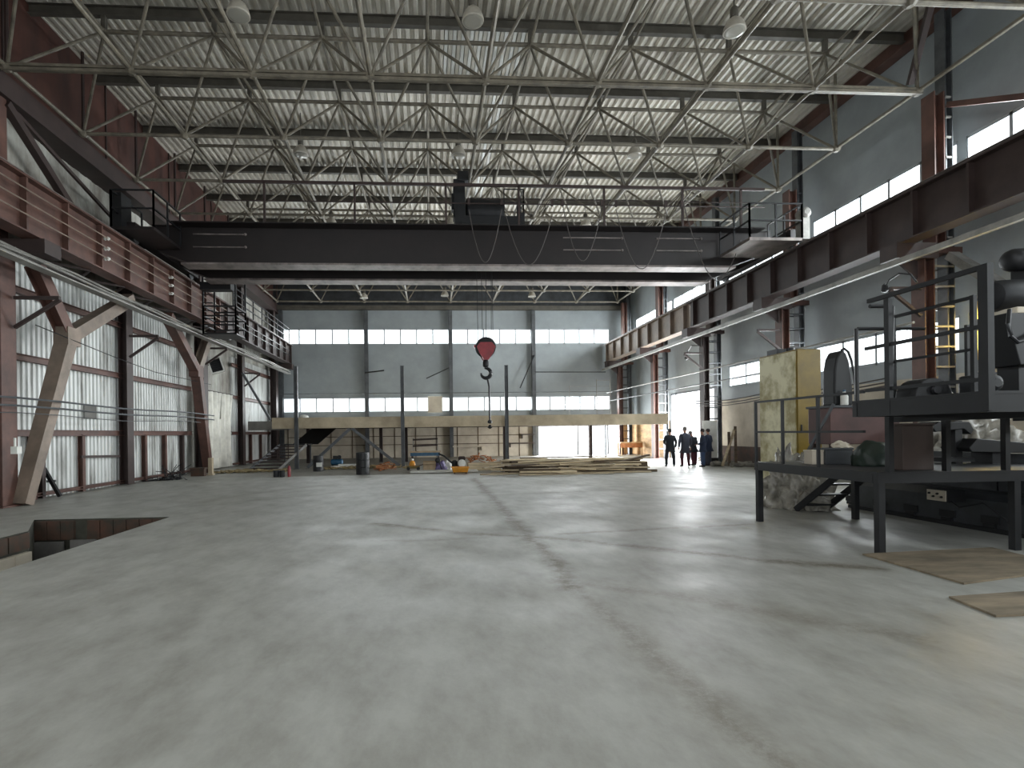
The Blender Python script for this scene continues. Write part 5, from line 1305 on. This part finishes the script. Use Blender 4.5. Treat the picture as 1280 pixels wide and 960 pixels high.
def person(px, Y, H, head, jacket, trousers, hair, label, stance=.13, armsL='bent', armsR='bent', lean=(0, 0), coat=.0, headtilt=0.0, bald=False):
    base = PY(px, 560, Y); base.z = 0
    root = thing('person', label, 'person', base)
    root.rotation_euler.z = head
    s = H/1.75
    lx, ly = lean
    def P(x, y, z):
        k = max(0, (z-.9))/.85
        return ((x+lx*k)*s, (y+ly*k)*s, z*s)
    def arm(sd, mode):
        sh = P(sd*.19, 0, 1.42)
        if mode == 'bent': el, wr = P(sd*.27, -.03, 1.14), P(sd*.15, .24, 1.06)
        elif mode == 'down': el, wr = P(sd*.27, -.02, 1.13), P(sd*.27, .06, .86)
        else: el, wr = P(sd*.28, -.04, 1.14), P(sd*.24, .08, .90)     # pocket
        return sh, el, wr
    def V(t): return Vector(t)
    chains = [[('pel', P(0, 0, .95), (.13*s, .09*s)), ('wst', P(0, 0, 1.1), (.135*s, .095*s)), ('chest', P(0, .0, 1.3), (.15*s, .1*s)), ('nb', P(0, 0, 1.45), .07*s), ('nk', P(0, .01, 1.52), .052*s), ('hd1', P(headtilt*.3, .03, 1.60), (.072*s, .08*s)), ('hd2', P(headtilt, .03, 1.70), (.076*s, .09*s))]]
    jch = [[('hem', P(0, 0, .76-coat), (.215*s, .16*s)), ('pel', P(0, 0, .88-coat), (.215*s, .16*s)), ('wst', P(0, 0, 1.1), (.205*s, .15*s)), ('chest', P(0, .0, 1.32), (.225*s, .15*s)), ('nb', P(0, 0, 1.47), (.10*s, .09*s)), ('col', P(0, .0, 1.53), (.065*s, .065*s))]]
    for sd, mode in ((-1, armsL), (1, armsR)):
        sh, el, wr = arm(sd, mode); k = 'L' if sd < 0 else 'R'
        d = (V(wr)-V(el)).normalized(); hand = V(wr)+d*.06*s
        chains.append([('chest', 0, 0), ('sh'+k, sh, .05*s), ('el'+k, el, .04*s), ('wr'+k, wr, .028*s), ('hn'+k, tuple(hand), .034*s)])
        side = Vector((1, 0, 0)); up_ = d.cross(side).normalized()
        for f_, (off, L) in enumerate(((-.03, .062), (-.01, .075), (.01, .07), (.028, .052))):
            b0 = hand+side*off*s+d*.02*s; b1 = b0+d*L*.6*s; b2 = b1+(d*.6-up_*.5*1)*L*.5*s
            chains.append([('hn'+k, 0, 0), ('f%d%s' % (f_, k), tuple(b0), .009*s), ('g%d%s' % (f_, k), tuple(b1), .008*s), ('t%d%s' % (f_, k), tuple(b2), .0075*s)])
        t0 = hand-side*sd*.035*s-d*.02*s; t1 = t0-side*sd*.02*s+d*.035*s
        chains.append([('hn'+k, 0, 0), ('th'+k, tuple(t0), .011*s), ('tt'+k, tuple(t1), .009*s)])
        jch.append([('chest', 0, 0), ('sh'+k, sh, .09*s), ('el'+k, el, .072*s), ('wr'+k, wr, .055*s)])
    tch = []
    feet = []
    for sd in (-1, 1):
        k = 'L' if sd < 0 else 'R'
        hip, kn, an = (sd*.09*s, 0, .88*s), (sd*(.09+stance*.45)*s, .015*s, .48*s), (sd*stance*s, -.02*s, .09*s)
        toe = (sd*(stance+.03)*s, .13*s, .035*s)
        chains.append([('pel', 0, 0), ('hp'+k, hip, .082*s), ('kn'+k, kn, .055*s), ('an'+k, an, .036*s), ('ft'+k, toe, .03*s)])
        cuff = (an[0], an[1], .05*s)
        tch.append([('wst', (0, 0, 1.04*s), (.17*s, .12*s)), ('pel', (0, 0, .95*s), (.18*s, .13*s)), ('hp'+k, hip, .125*s), ('kn'+k, kn, .10*s), ('an'+k, cuff, .085*s)])
        feet.append(((an[0], an[1]-.05*s), toe))
    # resolve placeholder joints (shared keys keep their first definition)
    bd = skinmesh('body', chains, M['skin'], root)
    skinmesh('jacket', jch, M[jacket], root)
    skinmesh('trousers', tch, M[trousers], root)
    for (ax, ay), toe in feet:
        b = MB(); b.path([(ax, ay-.01, .045*s), (ax, ay+.08*s, .05*s), (toe[0], toe[1]-.02*s, .042*s), (toe[0], toe[1]+.05*s, .03*s)], [.036*s, .045*s, .042*s, .022*s], 8)
        o = b.build('shoe', M['shoe'], None, base=(0, 0, 0), smooth=True); o.parent = root; o.location = (0, 0, 0)
    hc = V(P(headtilt, .03, 1.68))
    b = MB(); ell(b, hc+Vector((0, -.018, .025))*s, (.088*s, .10*s, .10*s)); 
    o = b.build('hair', M[hair], None, base=(0, 0, 0), smooth=True); o.parent = root; o.location = (0, 0, 0)
    b = MB()
    for sd in (-1, 1): ell(b, hc+Vector((sd*.085, .01, -.03))*s, (.012*s, .022*s, .032*s), 8, 6)
    b.prism([hc+Vector((-.012, .1, -.01))*s, hc+Vector((.012, .1, -.01))*s, hc+Vector((0, .09, .04))*s], Vector((0, .025, -.02))*s)
    o = b.build('ears_and_nose', M['skin'], None, base=(0, 0, 0), smooth=True); o.parent = bd; o.location = (0, 0, 0)
    b = MB()
    for sd in (-1, 1): ell(b, hc+Vector((sd*.032, .095, .012))*s, (.012*s, .008*s, .007*s), 8, 6)
    ell(b, hc+Vector((0, .09, -.055))*s, (.025*s, .01*s, .006*s), 8, 6)
    o = b.build('eyes_and_mouth', M['hair_dark'], None, base=(0, 0, 0), smooth=True); o.parent = bd; o.location = (0, 0, 0)
    return root
person(837.5, 25.2, 1.74, R(-15), 'blackcloth', 'blackcloth', 'hair_dark', 'person in black jacket and trousers seen from behind, leftmost of the group', .17, 'bent', 'pocket')
person(856.5, 25.0, 1.82, R(0), 'greycloth', 'maroon_cloth', 'hair_grey', 'person in grey jacket and maroon trousers standing before the side gate', .15, 'down', 'down', coat=.08)
person(867.5, 25.8, 1.62, R(25), 'blackcloth', 'maroon_cloth', 'hair_grey', 'shorter person in black jacket leaning over with head bowed', .08, 'bent', 'bent', lean=(-.10, .08), headtilt=-.07)
person(878.5, 24.6, 1.72, R(70), 'navy', 'jeans', 'hair_dark', 'person in navy jacket and blue jeans turned to the left', .09, 'bent', 'down')
person(885.5, 25.35, 1.72, R(35), 'navy', 'greycloth', 'hair_dark', 'person in navy jacket half hidden, rightmost of the group', .09, 'down', 'bent')
